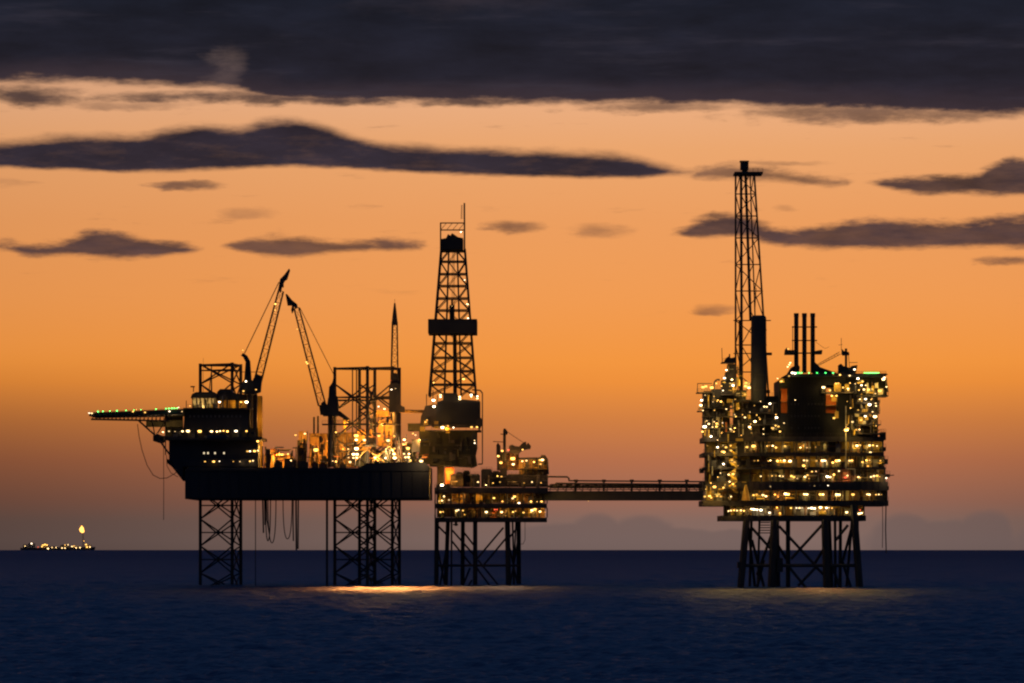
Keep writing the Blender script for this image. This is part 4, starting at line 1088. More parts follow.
# edge towers and brackets of the main decks
for x0, x1 in ((704, 708), (728, 738)):
    for k in range(9):
        y = 442 + k * 6.4
        if x0 == 728: box('stair_landing', pp, x0, y, x1, y + 1, PD - 2.2, 2, STEEL)
for k in range(8):
    y = 442 + k * 6.4; a = (729, y + 6.2); b = (737, y + .5)
    if k % 2: a, b = (737, y + 6.2), (729, y + .5)
    bar('stair', pp, W(*a, PD - 1.4), W(*b, PD - 1.4), .22, YELLOW)
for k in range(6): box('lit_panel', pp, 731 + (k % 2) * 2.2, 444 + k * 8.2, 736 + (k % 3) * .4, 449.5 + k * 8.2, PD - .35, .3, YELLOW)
for (x0, y0, x1, y1) in ((880, 447, 886, 451), (879, 459, 888, 464), (884, 474, 890, 477), (881, 432, 886, 440), (886, 486, 889, 490), (700, 470, 704, 473)):
    m = MB(); m.pbox(x0, y0, x1, y1, PD + 3, 6); m.rail(W(x0, y0, PD + 3), W(x1, y0, PD + 3), 1.0, 1.0); m.build('side_platform', STEEL, pp)
bar('boom_arm', pp, W(884, 475.5, PD + 4), W(894, 475.2, PD + 4), .16)

# left process tower
m = MB(); m.pbox(704, 391, 722, 437, PD + 8, 14); tower = m.build('process_tower', STEEL, pp)
for (x0, y0, x1, y1, dd, mat) in ((712, 389, 722, 407, 3, HULL), (722, 380, 734, 405, 6, STEEL), (726, 372, 735, 382, 6, STEEL), (728, 364, 735, 374, 7, STEEL), (734, 390, 746, 437, 10, OLIVE), (722, 405, 730, 437, 9, OLIVE), (735, 412, 746, 437, 4, HULL), (745, 400, 778, 437, 9, HULL), (763, 396, 777, 401, 10, HULL), (722, 425, 760, 437, 2, STEEL), (704, 428, 722, 437, 3, STEEL), (748, 409, 756, 437, 3, STEEL), (704, 393, 711, 402, 4, STEEL)):
    m = MB(); m.pbox(x0, y0, x1, y1, PD + dd, 8); m.rail(W(x0, y0, PD + dd), W(x1, y0, PD + dd), 1.1, 1.5); m.build('process_module', mat, pp)
for (x0, x1, y) in ((697, 712, 392), (698, 705, 410.5), (700, 735, 407.5), (703, 746, 416), (702, 746, 427.5), (721, 746, 394), (722, 735, 361.8), (746, 778, 412), (746, 778, 424), (734, 752, 400)):
    m = MB(); m.pbox(x0, y, x1, y + .9, PD - 1.5, 10); o = m.build('gangway', STEEL, pp)
    k = MB(); k.rail(W(x0, y, PD - 1.4), W(x1, y, PD - 1.4), 1.1, 1.6, .06); k.build('railing', STEEL, o)
m = MB(); m.path([W(697.5, 392, PD), W(697.5, 383.5, PD), W(712, 383.5, PD)], .13, 5); m.build('balcony_frame', STEEL, pp); m = MB(); m.path([W(699, 410, PD), W(702, 403, PD), W(704, 397, PD)], .14, 5); m.build('balcony_stay', STEEL, pp); m = MB(); m.path([W(714, 390, PD), W(714.5, 382, PD), W(717, 379.5, PD), W(720, 380, PD)], .3, 6); m.build('vent_gooseneck', STEEL, pp)
bar('whip_antenna', pp, W(722.3, 363, PD), W(721.8, 348, PD), .12); bar('whip_antenna', pp, W(729.5, 361, PD), W(729.5, 354, PD), .25)
m = MB(); m.prism([(724, 362), (726, 358), (729, 356), (731, 358), (735, 357), (735, 362)], PD, 3); m.build('beacon_house', STEEL, pp)
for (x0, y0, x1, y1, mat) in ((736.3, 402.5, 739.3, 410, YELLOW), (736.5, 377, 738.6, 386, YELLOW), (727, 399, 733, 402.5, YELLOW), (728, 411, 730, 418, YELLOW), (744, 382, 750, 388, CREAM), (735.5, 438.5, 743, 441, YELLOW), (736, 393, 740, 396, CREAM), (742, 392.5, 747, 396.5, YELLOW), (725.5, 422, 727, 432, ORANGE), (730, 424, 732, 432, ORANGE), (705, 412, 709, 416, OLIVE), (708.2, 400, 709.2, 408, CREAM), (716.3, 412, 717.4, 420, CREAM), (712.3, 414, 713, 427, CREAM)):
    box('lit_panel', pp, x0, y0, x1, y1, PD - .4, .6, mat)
for k in range(34):
    x = random.uniform(704, 776); y = random.uniform(392, 436); d = PD + random.uniform(-1, 2)
    if x > 745: y = max(y, 403)
    if random.random() < .6: bar('pipe', pp, W(x, y, d), W(x, min(437, y + random.uniform(5, 20)), d), random.uniform(.1, .3), random.choice((PIPE, STEEL, RUST, STEEL)))
    else: bar('pipe', pp, W(x, y, d), W(min(777, x + random.uniform(4, 14)), y, d), random.uniform(.1, .25), random.choice((PIPE, STEEL, RUST)))

for k in range(80):
    x, y = random.choice([(random.uniform(705, 745), random.uniform(393, 435)), (random.uniform(705, 745), random.uniform(440, 500)), (random.uniform(848, 876), random.uniform(380, 432)), (random.uniform(722, 740), random.uniform(364, 392))])
    d = PD - random.uniform(.3, 1.2); mt = random.choice((CREAM, YELLOW, PIPE, GREY, STEEL, YELLOW))
    if random.random() < .65: bar('riser', pp, W(x, y, d), W(x + random.uniform(-.3, .3), y + random.uniform(4, 12), d), random.uniform(.12, .32), mt)
    else: bar('riser', pp, W(x, y, d), W(x + random.uniform(3, 7), y, d), random.uniform(.1, .25), mt)
for k in range(28):
    x, y = random.choice([(random.uniform(705, 742), random.uniform(393, 433)), (random.uniform(706, 742), random.uniform(442, 498)), (random.uniform(855, 876), random.uniform(380, 430)), (random.uniform(746, 776), random.uniform(404, 432))])
    w_ = random.uniform(1.5, 4); h_ = random.uniform(2, 5)
    box('equipment_box', pp, x, y, x + w_, y + h_, PD - random.uniform(.2, 1), .8, random.choice((STEEL, GREY, YELLOW, OCHRE, STEEL)))
# dark accommodation block with its helideck
m = MB(); m.pbox(788, 377, 826, 437, PD + 1, 30); m.pbox(779, 380, 788.2, 388, PD + 1.2, 29); m.pbox(779, 413, 788.2, 437, PD + 1.2, 29); m.pbox(825.8, 377, 846, 385, PD + 1.2, 29); m.pbox(825.8, 413, 846, 437, PD + 1.2, 29); m.pbox(837, 385, 853, 413.2, PD + 1.4, 29); m.pbox(779, 388, 781, 413, PD + 1.3, 28)
for k in range(12): m.pbox(789 + k * 3.1, 380, 789.4 + k * 3.1, 436, PD + .85, .2)
for y in (399, 412, 424): m.pbox(788, y, 826, y + .5, PD + .8, .25)
blk = m.build('accommodation_block', BLACK, pp)
for (x0, x1, y0, y1) in ((781, 788, 388, 413), (826, 837, 395, 413)):
    box('recess_wall', blk, x0, y0, x1, y1, PD + 6, 1, ORANGE)
    box('ledge', blk, x0, (y0 + y1) / 2 + 1, x1, (y0 + y1) / 2 + 1.6, PD + 3, 3, STEEL)
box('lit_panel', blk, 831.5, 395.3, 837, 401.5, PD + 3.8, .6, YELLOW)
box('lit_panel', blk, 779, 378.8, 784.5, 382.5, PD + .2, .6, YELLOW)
for k in range(30):
    if random.random() < .8:
        x = 791 + (k % 10) * 3.4; y = 403 + (k // 10) * 12
        m = MB(); m.pbox(x, y, x + 1.3, y + 2, PD + .7, .2); m.build('window', HULL, blk)
m = MB(); m.prism([(788, 376.6), (786, 374.6), (790, 373.8), (886, 373.3), (888, 374.2), (885, 376.6)], PD - 2, 30)
hp = m.build('helideck', HULL, pp)
m = MB(); m.rail(W(789, 373.8, PD - 1.8), W(886, 373.4, PD - 1.8), .7, 2.0, .06); m.build('safety_net', STEEL, hp)
for x, s_ in ((797.5, .8), (799.5, .9), (801.5, .8), (809, .8), (817, .7), (825.5, .8), (833, .9), (864.5, .7), (866.5, .8), (868.5, .9), (870.5, .9), (872.5, .9), (874.5, .9), (876.5, .9), (878.5, .7)):
    flood(hp, x, 372.8, PD - 2.2, s_ * 1.0, 'green', 0, 'perimeter_light')
for x, y, s_, kd in ((792.4, 372.8, 1.5, 'white'), (795, 373.2, 1.3, 'white'), (840, 374.8, 1.4, 'amber'), (849.7, 375.6, 1.1, 'warm'), (833.3, 374.4, .8, 'amber'), (789, 376, .9, 'warm')):
    flood(hp, x, y, PD - 2.6, s_, kd)
# right module
for (x0, y0, x1, y1, dd, mat) in ((846, 376.5, 862, 437, 8, STEEL), (860, 378, 887, 396, 10, OLIVE), (860, 396, 878, 437, 10, OLIVE), (853, 384, 863, 440, 4, HULL), (866, 411, 872, 419, 3, STEEL), (871, 381, 876, 396, 4, STEEL)):
    m = MB(); m.pbox(x0, y0, x1, y1, PD + dd, 10); m.build('utility_module', mat, pp)
for (x0, x1, y) in ((858, 888.5, 395.2), (856, 880, 402), (856, 880, 412.5), (856, 881, 424), (858, 884, 433), (822, 856, 391.8), (872, 880, 410)):
    m = MB(); m.pbox(x0, y, x1, y + 1.2, PD - 1.5, 12); o = m.build('gangway', STEEL, pp)
    k = MB(); k.rail(W(x0, y, PD - 1.4), W(x1, y, PD - 1.4), 1.1, 1.6, .06); k.build('railing', STEEL, o)
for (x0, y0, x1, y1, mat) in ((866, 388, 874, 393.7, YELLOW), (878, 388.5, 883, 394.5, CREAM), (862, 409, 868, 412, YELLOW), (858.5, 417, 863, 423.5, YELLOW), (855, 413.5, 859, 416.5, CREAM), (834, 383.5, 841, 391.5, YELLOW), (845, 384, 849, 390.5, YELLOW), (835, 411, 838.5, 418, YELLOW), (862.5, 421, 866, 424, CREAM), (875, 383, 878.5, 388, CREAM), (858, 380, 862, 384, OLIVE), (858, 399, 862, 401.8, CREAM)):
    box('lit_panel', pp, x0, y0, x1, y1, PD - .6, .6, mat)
for k in range(30):
    x = random.uniform(846, 884); y = random.uniform(379, 432); d = PD + random.uniform(-1, 2.5)
    if y > 396: x = min(x, 874)
    if random.random() < .55: bar('pipe', pp, W(x, y, d), W(x, min(436, y + random.uniform(5, 16)), d), random.uniform(.1, .3), random.choice((PIPE, STEEL, STEEL, RUST)))
    else: bar('pipe', pp, W(x, y, d), W(min(884 if y < 396 else 877, x + random.uniform(3, 10)), y, d), random.uniform(.1, .25), random.choice((PIPE, STEEL, STEEL)))
bar('flare_boom_stay', pp, W(878, 413, PD), W(879, 400, PD), .3); bar('flare_boom_stay', pp, W(885.5, 378, PD), W(888, 392, PD), .3)
m = MB(); m.prism([(814, 373.5), (814, 361), (816, 363), (820, 367), (838, 373.5)], PD + 12, 8); m.build('exhaust_duct', STEEL, pp); m = MB(); m.prism([(788, 373.5), (792, 367), (798, 364), (800, 367), (799, 373.5)], PD + 12, 8); m.build('exhaust_duct', STEEL, pp)
m = MB(); m.prism([(785, 354.5), (785.5, 349.5), (787, 347.5), (787.5, 350), (795, 350), (795, 354.5)], PD + 11, 5); m.build('exhaust_platform', STEEL, pp); m = MB(); m.prism([(815, 354), (815, 351), (820, 350), (822.5, 350), (822, 354)], PD + 11, 5); m.build('exhaust_platform', STEEL, pp)

# exhaust stacks
for (x, lab) in ((796.3, 'dark exhaust stack nearest the flare tower, of three in a row'), (804.4, 'middle dark exhaust stack of the three on the platform roof'), (812.7, 'dark exhaust stack nearest the roof crane, of three in a row')):
    st = thing('exhaust_stack', W(x, 371, PD + 14), lab, 'exhaust stack', 'exhaust stacks on the production platform')
    m = MB(); m.bar(W(x, 373, PD + 14), W(x, 314, PD + 14), .78, 12); m.bar(W(x, 317, PD + 14), W(x, 313.2, PD + 14), .86, 12); m.build('flue', HULL, st)
    m = MB(); s_ = PD / F
    for y in (327, 340.5, 353):
        p = W(x, y, PD + 14); m.box(p.x - 2.8 * s_ - .5, p.x + 2.8 * s_ + .5, PD + 12.9, PD + 15.1, p.z - .15, p.z + .15)
    m.build('stay_band', STEEL, st)
bar('stack_ladder', pp, W(792.6, 352, PD + 14), W(792.6, 326, PD + 14), .12)
for y in (327, 340.5, 353.5): bar('stack_tie', pp, W(792.5, y, PD + 13), W(817, y, PD + 13), .13)
m = MB(); m.path([W(816, 342, PD + 14), W(821, 346, PD + 14), W(825, 348.5, PD + 14), W(829, 347, PD + 14)], .07, 4); m.build('stay_wire', STEEL, pp)
# roof crane
rc = thing('pedestal_crane', W(846, 373, PD + 6), 'small crane on the production platform roof beside the green-lit helideck', 'crane', 'small platform cranes')
m = MB(); m.bar(W(846, 374, PD + 6), W(846, 348.5, PD + 6), .42, 8); m.prism([(841.7, 354), (842, 349), (844, 351), (849, 352), (849.5, 355), (843, 355.5)], PD + 5, 2); m.build('mast', STEEL, rc)
m = MB(); m.prism([(839, 374), (839, 365), (841, 363.5), (843.5, 366), (850.5, 368), (852, 365.8), (857.5, 365), (857, 368), (855.5, 374)], PD + 3, 5); m.build('machinery_house', STEEL, rc)
lattice(rc, W(840, 353, PD + 6), W(818, 365, PD + 6), .9, .6, 8, .07, .045, 'boom', RUST)
bar('aerial', rc, W(841.3, 350, PD + 6), W(841.3, 338, PD + 6), .09); bar('aerial_arm', rc, W(838.6, 345, PD + 6), W(842.5, 344.6, PD + 6), .07); bar('jib_arm', rc, W(849, 362.5, PD + 6), W(857.5, 362.5, PD + 6), .1); bar('mast_stay', rc, W(848.5, 355, PD + 6), W(849.5, 368, PD + 6), .1)
flood(rc, 854.5, 369.4, PD + 1, 1.1, 'white')

# flare tower
ft = thing('flare_tower', W(750, 402, PD + 14), 'very tall slender lattice flare tower, the highest thing in the picture', 'flare tower')
def fr(y): return 754.2 + (y - 173) * 0.0705 - (max(0, y - 330) * 0.02)
fl_ = lambda y: 735.6
def fb(y): return 740.6 + (y - 173) * 0.004
FD0, FD1 = PD + 10, PD + 19
ylev = [173, 194, 216, 238, 264.5, 291, 320.5, 345, 372, 400]
fbr = lambda y: 750 + (y - 173) * .035
corners = {'fl': lambda y: W(fl_(y), y, FD0), 'fr': lambda y: W(fr(y), y, FD0), 'bl': lambda y: W(fb(y), y, FD1), 'br': lambda y: W(fbr(y), y, FD1)}
for k, r_ in (('fl', .34), ('fr', .34), ('bl', .34), ('br', .24)):
    bar('chord', ft, corners[k](402), corners[k](172), r_)
pairs = (('fl', 'fr'), ('fr', 'br'), ('br', 'bl'), ('bl', 'fl'))
for i, y in enumerate(ylev):
    for a, b in pairs: bar('girt', ft, corners[a](y), corners[b](y), .2)
for i, (ya, yb) in enumerate(zip(ylev, ylev[1:])):
    for j, (a, b) in enumerate(pairs):
        if i % 2: a, b = b, a
        bar('brace', ft, corners[a](ya), corners[b](yb), .17)
bar('flare_riser', ft, W(745.5, 172, PD + 14), W(750.5, 320, PD + 14), .5); bar('flare_riser', ft, W(741.3, 172, PD + 12), W(742, 402, PD + 12), .4)
bar('vent_pipe', ft, W(754.5, 318, PD + 12), W(756, 288, PD + 12), .16); bar('vent_pipe', ft, W(739.5, 320, PD + 11), W(740, 402, PD + 11), .35)
m = MB(); m.pbox(734.8, 171.6, 763, 173.6, PD + 9, 11); m.rail(W(748, 171.6, PD + 9), W(763, 171.6, PD + 9), 1.1, 1.3, .07); m.build('top_platform', STEEL, ft)
m = MB(); m.bar(W(744.7, 173, PD + 14), W(744.7, 169, PD + 14), 1.0, 10); m.pbox(740.6, 161.2, 748.6, 169.5, PD + 12.5, 3); m.pbox(740, 160.6, 749, 161.6, PD + 12.2, 3.4); m.build('flare_tip', STEEL, ft)
for y in (320.5, 353.5): 
    m = MB(); m.pbox(733.5, y - .5, 771, y + .4, PD + 9.4, .8); m.build('bracket', STEEL, ft)
m = MB(); m.pbox(766, 352.5, 772, 355, PD + 9, 3); m.pbox(766.5, 390, 770, 393, PD + 9, 3); m.build('side_platform', STEEL, ft)
flood(ft, 765.7, 378.8, PD + 9, .5, 'warm')
# scrubber column beside it
sv = thing('scrubber_column', W(759, 402, PD + 13), 'fat dark upright cylinder standing against the foot of the flare tower', 'process vessel')
m = MB(); p = W(758.7, 403, PD + 7); k = (PD + 7) / F
m.lathe(p, [(8.0 * k, 0), (7.9 * k, 40 * k), (7.6 * k, 85 * k), (7.3 * k, 86 * k), (6.0 * k, 87.5 * k)], 20); m.build('shell', HULL, sv)
m = MB()
for y in (330, 345, 360, 375, 390):
    p = W(758.7, y, PD + 7); m.lathe(p, [(8.05 * k, -.15), (8.2 * k, -.1), (8.2 * k, .1), (8.05 * k, .15)], 20)
m.build('stiffener_ring', STEEL, sv)

PL = [
 # x, y, size, kind
 (726.5, 370, 1.4, 'white'), (724.5, 378, 1.6, 'white'), (732, 379.6, 1.3, 'warm'), (703, 387, 1.9, 'warm'), (706, 386.3, 1.2, 'amber'), (711.7, 387.5, 1.8, 'warm'), (716.3, 383.3, 1.1, 'warm'), (733, 385.4, 1.2, 'white'), (723, 390.5, 1.1, 'white'), (721.5, 386, .9, 'amber'), (745.5, 386, 1.5, 'amber'), (749, 387.6, 1.7, 'warm'), (746, 382.5, 1.2, 'amber'), (745, 394.4, 1.3, 'amber'), (701.6, 400.2, 1.2, 'white'), (721, 401.5, .9, 'warm'), (712.8, 401.8, .6, 'warm'),
 (700.8, 405.2, 1.5, 'warm'), (703, 410.5, .8, 'white'), (706.8, 420.8, 1.0, 'warm'), (708.8, 423.8, 1.0, 'warm'), (704.7, 426.6, 1.8, 'white'), (702.5, 431.6, 1.1, 'warm'), (711, 436.4, 1.4, 'white'), (716.8, 423.5, 1.2, 'warm'), (716.4, 426.5, 1.1, 'amber'), (712.5, 427, .8, 'warm'), (722.6, 422.8, 1.0, 'white'), (722, 432, .8, 'warm'), (717.6, 447.2, .9, 'white'), (717.6, 440, .6, 'warm'), (734.6, 414.5, 1.1, 'warm'), (735.8, 416.5, 1, 'warm'), (742.5, 414.7, .6, 'warm'), (745, 417.4, 1.5, 'white'), (755, 421.4, 1.8, 'warm'), (749.6, 427, 1.2, 'warm'), (750.7, 429, 1.0, 'amber'), (750, 412, .6, 'warm'), (770, 403.6, 1.4, 'white'), (766.8, 406.8, 1.0, 'white'), (764.4, 406.6, .9, 'white'), (760.5, 401.3, .6, 'warm'), (730.5, 429, .8, 'warm'), (732, 430, .8, 'warm'),
 (776.5, 417.5, 1.3, 'white'), (778.5, 426.5, 1.3, 'warm'), (772, 428, .8, 'amber'), (780, 431.5, 1.2, 'amber'), (784, 423, .7, 'warm'), (795.2, 400, .7, 'white'), (781.4, 381.2, 1.5, 'amber'), (777.5, 378.5, .8, 'warm'), (787.7, 366.8, 1.0, 'warm'), (789.3, 364.6, .8, 'warm'), (790.3, 362.7, 1.0, 'warm'), (788.2, 348.8, .8, 'warm'),
 (823.5, 387.3, 1.7, 'warm'), (830, 390.2, 1.4, 'amber'), (836, 383.5, 1.3, 'amber'), (838.3, 383.2, 1.0, 'amber'), (848.5, 390.2, 1.3, 'amber'), (843, 387.5, 1.0, 'amber'), (831.8, 395.7, .9, 'amber'), (836.5, 395.7, .9, 'amber'),
 (858, 378.5, 1.7, 'white'), (862.6, 381.4, 1.3, 'warm'), (861.5, 385.2, .9, 'white'), (883.4, 379.2, 1.8, 'white'), (884.3, 377.5, 1.2, 'white'), (886.5, 386.8, 1.2, 'warm'), (868.5, 389.5, 1.2, 'amber'), (864, 389.4, 1.0, 'warm'), (875.4, 393.5, 1.2, 'white'), (879.8, 390.7, 1.4, 'warm'), (872.5, 389, .8, 'amber'), (859, 390, .8, 'warm'),
 (865.6, 399, 1.4, 'white'), (869.5, 404.6, 1.6, 'white'), (876, 405.8, 1.1, 'white'), (865.3, 416.2, 1.3, 'white'), (875, 416.5, 2.1, 'white'), (858.2, 410, .9, 'amber'), (852.5, 421.8, 1.3, 'white'), (846, 430, 1.7, 'warm'), (856.5, 429.7, 1.2, 'warm'), (859.5, 429.5, 1.2, 'warm'), (834, 418, 1.2, 'amber'), (861, 420, 1.2, 'amber'), (860, 399.2, .8, 'warm'), (850, 383, .8, 'warm'),
 # deck level 447
 (747, 447, 1.3, 'amber'), (753.5, 446, 2.0, 'amber'), (767, 446, .8, 'warm'), (769, 445.6, 1.0, 'warm'), (772.8, 445.8, 1.0, 'warm'), (776, 447.5, 1.0, 'amber'), (785, 446, 1.0, 'amber'), (800.5, 447.5, 1.0, 'white'), (807, 447.6, .8, 'warm'), (810.3, 447.5, .8, 'warm'), (815.5, 447, .7, 'warm'), (846.5, 429.8, 1.2, 'warm'), (857, 445.6, 1.6, 'warm'), (860, 445.2, 1.3, 'warm'), (869.5, 445.4, 1.4, 'warm'), (873, 445.2, 1.3, 'warm'), (877, 446, 1.0, 'warm'), (870.4, 452.5, 1.3, 'white'), (726, 447.2, 1.2, 'warm'), (722, 451.5, 1.3, 'amber'), (724, 452, 1.2, 'warm'), (731, 450.5, 1.1, 'amber'),
 # 461
 (754.5, 460.7, .8, 'warm'), (758, 460.5, .9, 'warm'), (768.5, 461, .9, 'warm'), (770.5, 460.4, .9, 'warm'), (777.5, 460.7, 1.2, 'warm'), (780.5, 460.4, 1.1, 'warm'), (784.3, 460.5, 1.4, 'warm'), (790, 461, 2.1, 'white'), (804, 460.3, 1.4, 'warm'), (807, 460.5, 1.4, 'warm'), (803.8, 465.6, 1.8, 'amber'), (816.5, 460.8, 1.2, 'warm'), (822.5, 460.5, 1.6, 'white'), (825, 460.6, 1.4, 'white'), (832.8, 462.5, 1.5, 'amber'), (836.5, 460.7, 1.8, 'warm'), (839, 460.5, 1.2, 'warm'), (849.5, 460.6, 1.4, 'warm'), (852, 460.4, 1.4, 'warm'), (862.5, 462, 1.5, 'amber'), (866.5, 460.3, 1.2, 'warm'), (869.5, 460.2, 1.2, 'warm'), (880.3, 460.6, 1.1, 'warm'), (723.5, 464, 1.2, 'white'), (732, 460, 1.2, 'amber'), (734.5, 462, 1.2, 'amber'), (868, 466, 1.0, 'sodium'),
 # 477
 (760.8, 476.2, .9, 'warm'), (772, 475.8, 1.0, 'warm'), (776, 475.7, .9, 'warm'), (779.7, 476, .9, 'warm'), (783, 476.2, .8, 'warm'), (791.5, 476, 1.7, 'warm'), (794, 477, 1.3, 'warm'), (797.3, 478.3, 1.2, 'warm'), (805, 476.8, 1.3, 'warm'), (807.5, 475, 1.0, 'warm'), (812, 471.5, .8, 'warm'), (816, 471.3, .8, 'warm'), (827.3, 476.6, 1.4, 'white'), (830, 477, 1.4, 'warm'), (834, 474.5, 1.0, 'warm'), (839, 471, .8, 'warm'), (845.5, 477.5, 1.5, 'red'), (847.5, 475.5, 1.0, 'warm'), (858.5, 477, 1.2, 'warm'), (860.2, 477.5, 1.1, 'warm'), (871, 476.8, 1.2, 'warm'), (874, 476, 1.4, 'warm'), (877, 475.7, 1.4, 'warm'), (879.5, 476.6, 1.1, 'warm'), (886.3, 478, 1.3, 'white'), (728.7, 474.5, 1.2, 'warm'), (733, 474, 1.5, 'amber'), (735, 471, 1.2, 'amber'), (720.5, 473, .8, 'warm'), (729.6, 481.6, 1.1, 'warm'), (733, 484, 1.3, 'amber'),
 (828, 485.5, .8, 'white'), (770.5, 486.5, .6, 'warm'), (814.5, 486, .5, 'white'),
 # 494
 (714.5, 486.8, 2.2, 'amber'), (704.8, 496.5, 1.3, 'amber'), (709.5, 496, 1.2, 'amber'), (711.3, 497.6, 1.0, 'amber'), (717.2, 496, 1.3, 'amber'), (720.8, 496.4, 1.3, 'amber'), (731, 496.5, .8, 'warm'), (753.5, 495, 1.2, 'warm'), (756.5, 494.4, 1.2, 'warm'), (763, 495, 1.4, 'warm'), (766, 496.2, 1.6, 'warm'), (775, 494.5, 1.0, 'sodium'), (778, 497, 1.0, 'sodium'), (785.5, 493.8, 1.7, 'warm'), (788, 494.2, 1.6, 'warm'), (804.5, 494.2, 1.7, 'warm'), (807, 494.3, 1.6, 'warm'), (820.3, 494.3, 1.6, 'warm'), (823, 494.4, 1.5, 'warm'), (836.7, 494.4, 1.6, 'warm'), (839.3, 494.5, 1.5, 'warm'), (853, 494.4, 1.8, 'warm'), (867.2, 494.3, 1.3, 'warm'), (869.3, 494.5, 1.2, 'warm'), (876, 494.6, .9, 'warm'), (878.8, 494.4, .9, 'warm'), (881.5, 494.6, .9, 'warm'),
 # cellar
 (728.5, 511, 1.0, 'warm'), (731, 510.5, .9, 'warm'), (734, 510.3, 1.1, 'warm'), (737, 510.5, .9, 'warm'), (741, 510.3, 1.0, 'warm'), (744, 510.8, 1.0, 'amber'), (751.5, 509, 1.3, 'white'), (754, 509.3, 1.3, 'white'), (757, 509.6, 1.2, 'white'), (761, 510, 1.3, 'white'), (769.5, 512.6, 1.7, 'white'), (777, 507.5, 1.0, 'sodium'), (780, 513, 1.0, 'sodium'), (791, 508, 1.0, 'amber'), (796.5, 507.9, 1.0, 'white'), (799.5, 507.9, 1.1, 'white'), (802, 507.9, 1.0, 'white'), (808.5, 508.2, 1.2, 'white'), (811.5, 508, 1.3, 'white'), (814.5, 508.4, 1.1, 'white'), (820.5, 507.4, 1.3, 'white'), (826.5, 507.8, 1.2, 'white'), (829, 507.6, 1.0, 'warm'), (832, 508, 1.0, 'warm'), (846.7, 512.2, 1.5, 'warm'), (859.2, 513.6, 1.5, 'warm'), (861.5, 513, 1.0, 'warm'), (825, 511, 1.0, 'amber'), (860, 510, .8, 'red')]
LEVY = ((443, 452.5), (456.5, 467.2), (469.5, 481.5), (490.8, 500.5), (506.2, 515.5))
for x, y, s_, kd in PL:
    inside = any(a <= y <= b for a, b in LEVY) and 740 < x < 884
    if inside: flood(pp, x, y, PD + 1.0, s_, kd, 100 * s_ if s_ > .95 else 0)
    else: flood(pp, x, y, PD - 2.7, s_, kd, 150 * s_ if s_ > 1.05 else 0)
for k in range(56):
    x, y = rnd.choice([(rnd.uniform(704, 742), rnd.uniform(392, 436)), (rnd.uniform(704, 742), rnd.uniform(442, 498)), (rnd.uniform(846, 877), rnd.uniform(380, 432)), (rnd.uniform(745, 776), rnd.uniform(404, 434)), (rnd.uniform(745, 884), rnd.uniform(456, 480))])
    flood(pp, x, y, PD - 1.6, rnd.uniform(.45, .8), rnd.choice(('amber', 'warm', 'amber')))
for px, py, d, pw, c in (
    # lit bays on the 447 level
    (754, 446, PD + 2, 300, GOLD), (786, 446, PD + 2, 120, GOLD), (804, 446, PD + 2, 260, GOLD), (824, 446, PD + 2, 300, GOLD), (839, 446, PD + 2, 300, GOLD), (853, 446, PD + 2, 220, GOLD),
    (711, 496, PD + 2, 120, GOLD), (778, 495, PD + 2, 160, SODIUM), (846, 477, PD + 2, 60, REDC), (735, 510, PD + 2, 100, GOLD), (778, 510, PD + 2, 200, SODIUM), (827, 508, PD + 2, 120, GOLD),
    # stair tower and process modules
    (733, 447, PD - 4, 160, GOLD), (734, 460, PD - 4, 200, GOLD), (734, 475, PD - 4, 220, GOLD), (733, 485, PD - 4, 120, GOLD), (738, 406, PD - 3, 150, GOLD), (740, 382, PD - 3, 200, GOLD), (747, 386, PD + 2, 300, GOLD), (730, 401, PD - 3, 80, GOLD), (728, 415, PD - 3, 90, GOLD), (728, 427, PD - 3, 90, GOLD), (740, 437, PD - 3, 90, GOLD), (744, 394, PD - 3, 120, GOLD), (705, 388, PD + 1, 200, WARM), (708, 414, PD - 3, 60, GOLD), (714, 420, PD - 3, 80, WARM), (709, 401, PD - 3, 50, WARM),
    (784.5, 397, PD + 2, 350, SODIUM), (784.5, 408, PD + 2, 180, SODIUM), (831, 404, PD + 2, 350, SODIUM), (834, 398, PD + 1, 250, GOLD), (831, 386, PD - 3, 120, GOLD), (838, 387, PD - 3, 150, GOLD), (847, 387, PD - 3, 120, GOLD), (782, 380.5, PD - 2, 90, GOLD),
    (870, 390, PD - 3, 260, GOLD), (880, 391, PD - 3, 140, GOLD), (864, 410.5, PD - 3, 100, GOLD), (861, 420, PD - 3, 180, GOLD), (856, 414, PD - 3, 60, GOLD), (837, 415, PD - 3, 90, GOLD), (877, 385, PD - 3, 90, GOLD), (860, 382, PD - 2, 90, GOLD), (860, 400, PD - 3, 60, GOLD), (776, 430, PD - 2, 100, GOLD)):
    plight(pp, px, py, d, pw, c)

# ------------------------------------------------------------------ hanging hoses and lines
def hose(pts, d, r, label, group='slack hoses hanging under the jack-up hull', name='hanging_hose', mat=None):
    m = MB()
    loc = W(*pts[0], d)
    for a, b in zip(pts, pts[1:]): m.bar(W(*a, d), W(*b, d), r, 5)
    o = m.build(name, mat or RUBBER)
    me = o.data
    for v in me.vertices: v.co -= loc
    o.location = loc; LOC[o.name] = loc
    tag(o, label, 'hose', group)


def sag(x0, y0, x1, y1, yb, n=12):
    out = []
    for i in range(n + 1):
        t = i / n; x = x0 + (x1 - x0) * (0.5 - 0.5 * math.cos(math.pi * t)) if True else x0
        s_ = 1 - abs(2 * t - 1) ** 2.2
        out.append((x, (y0 + (y1 - y0) * t) * (1 - s_) + yb * s_))
    return out


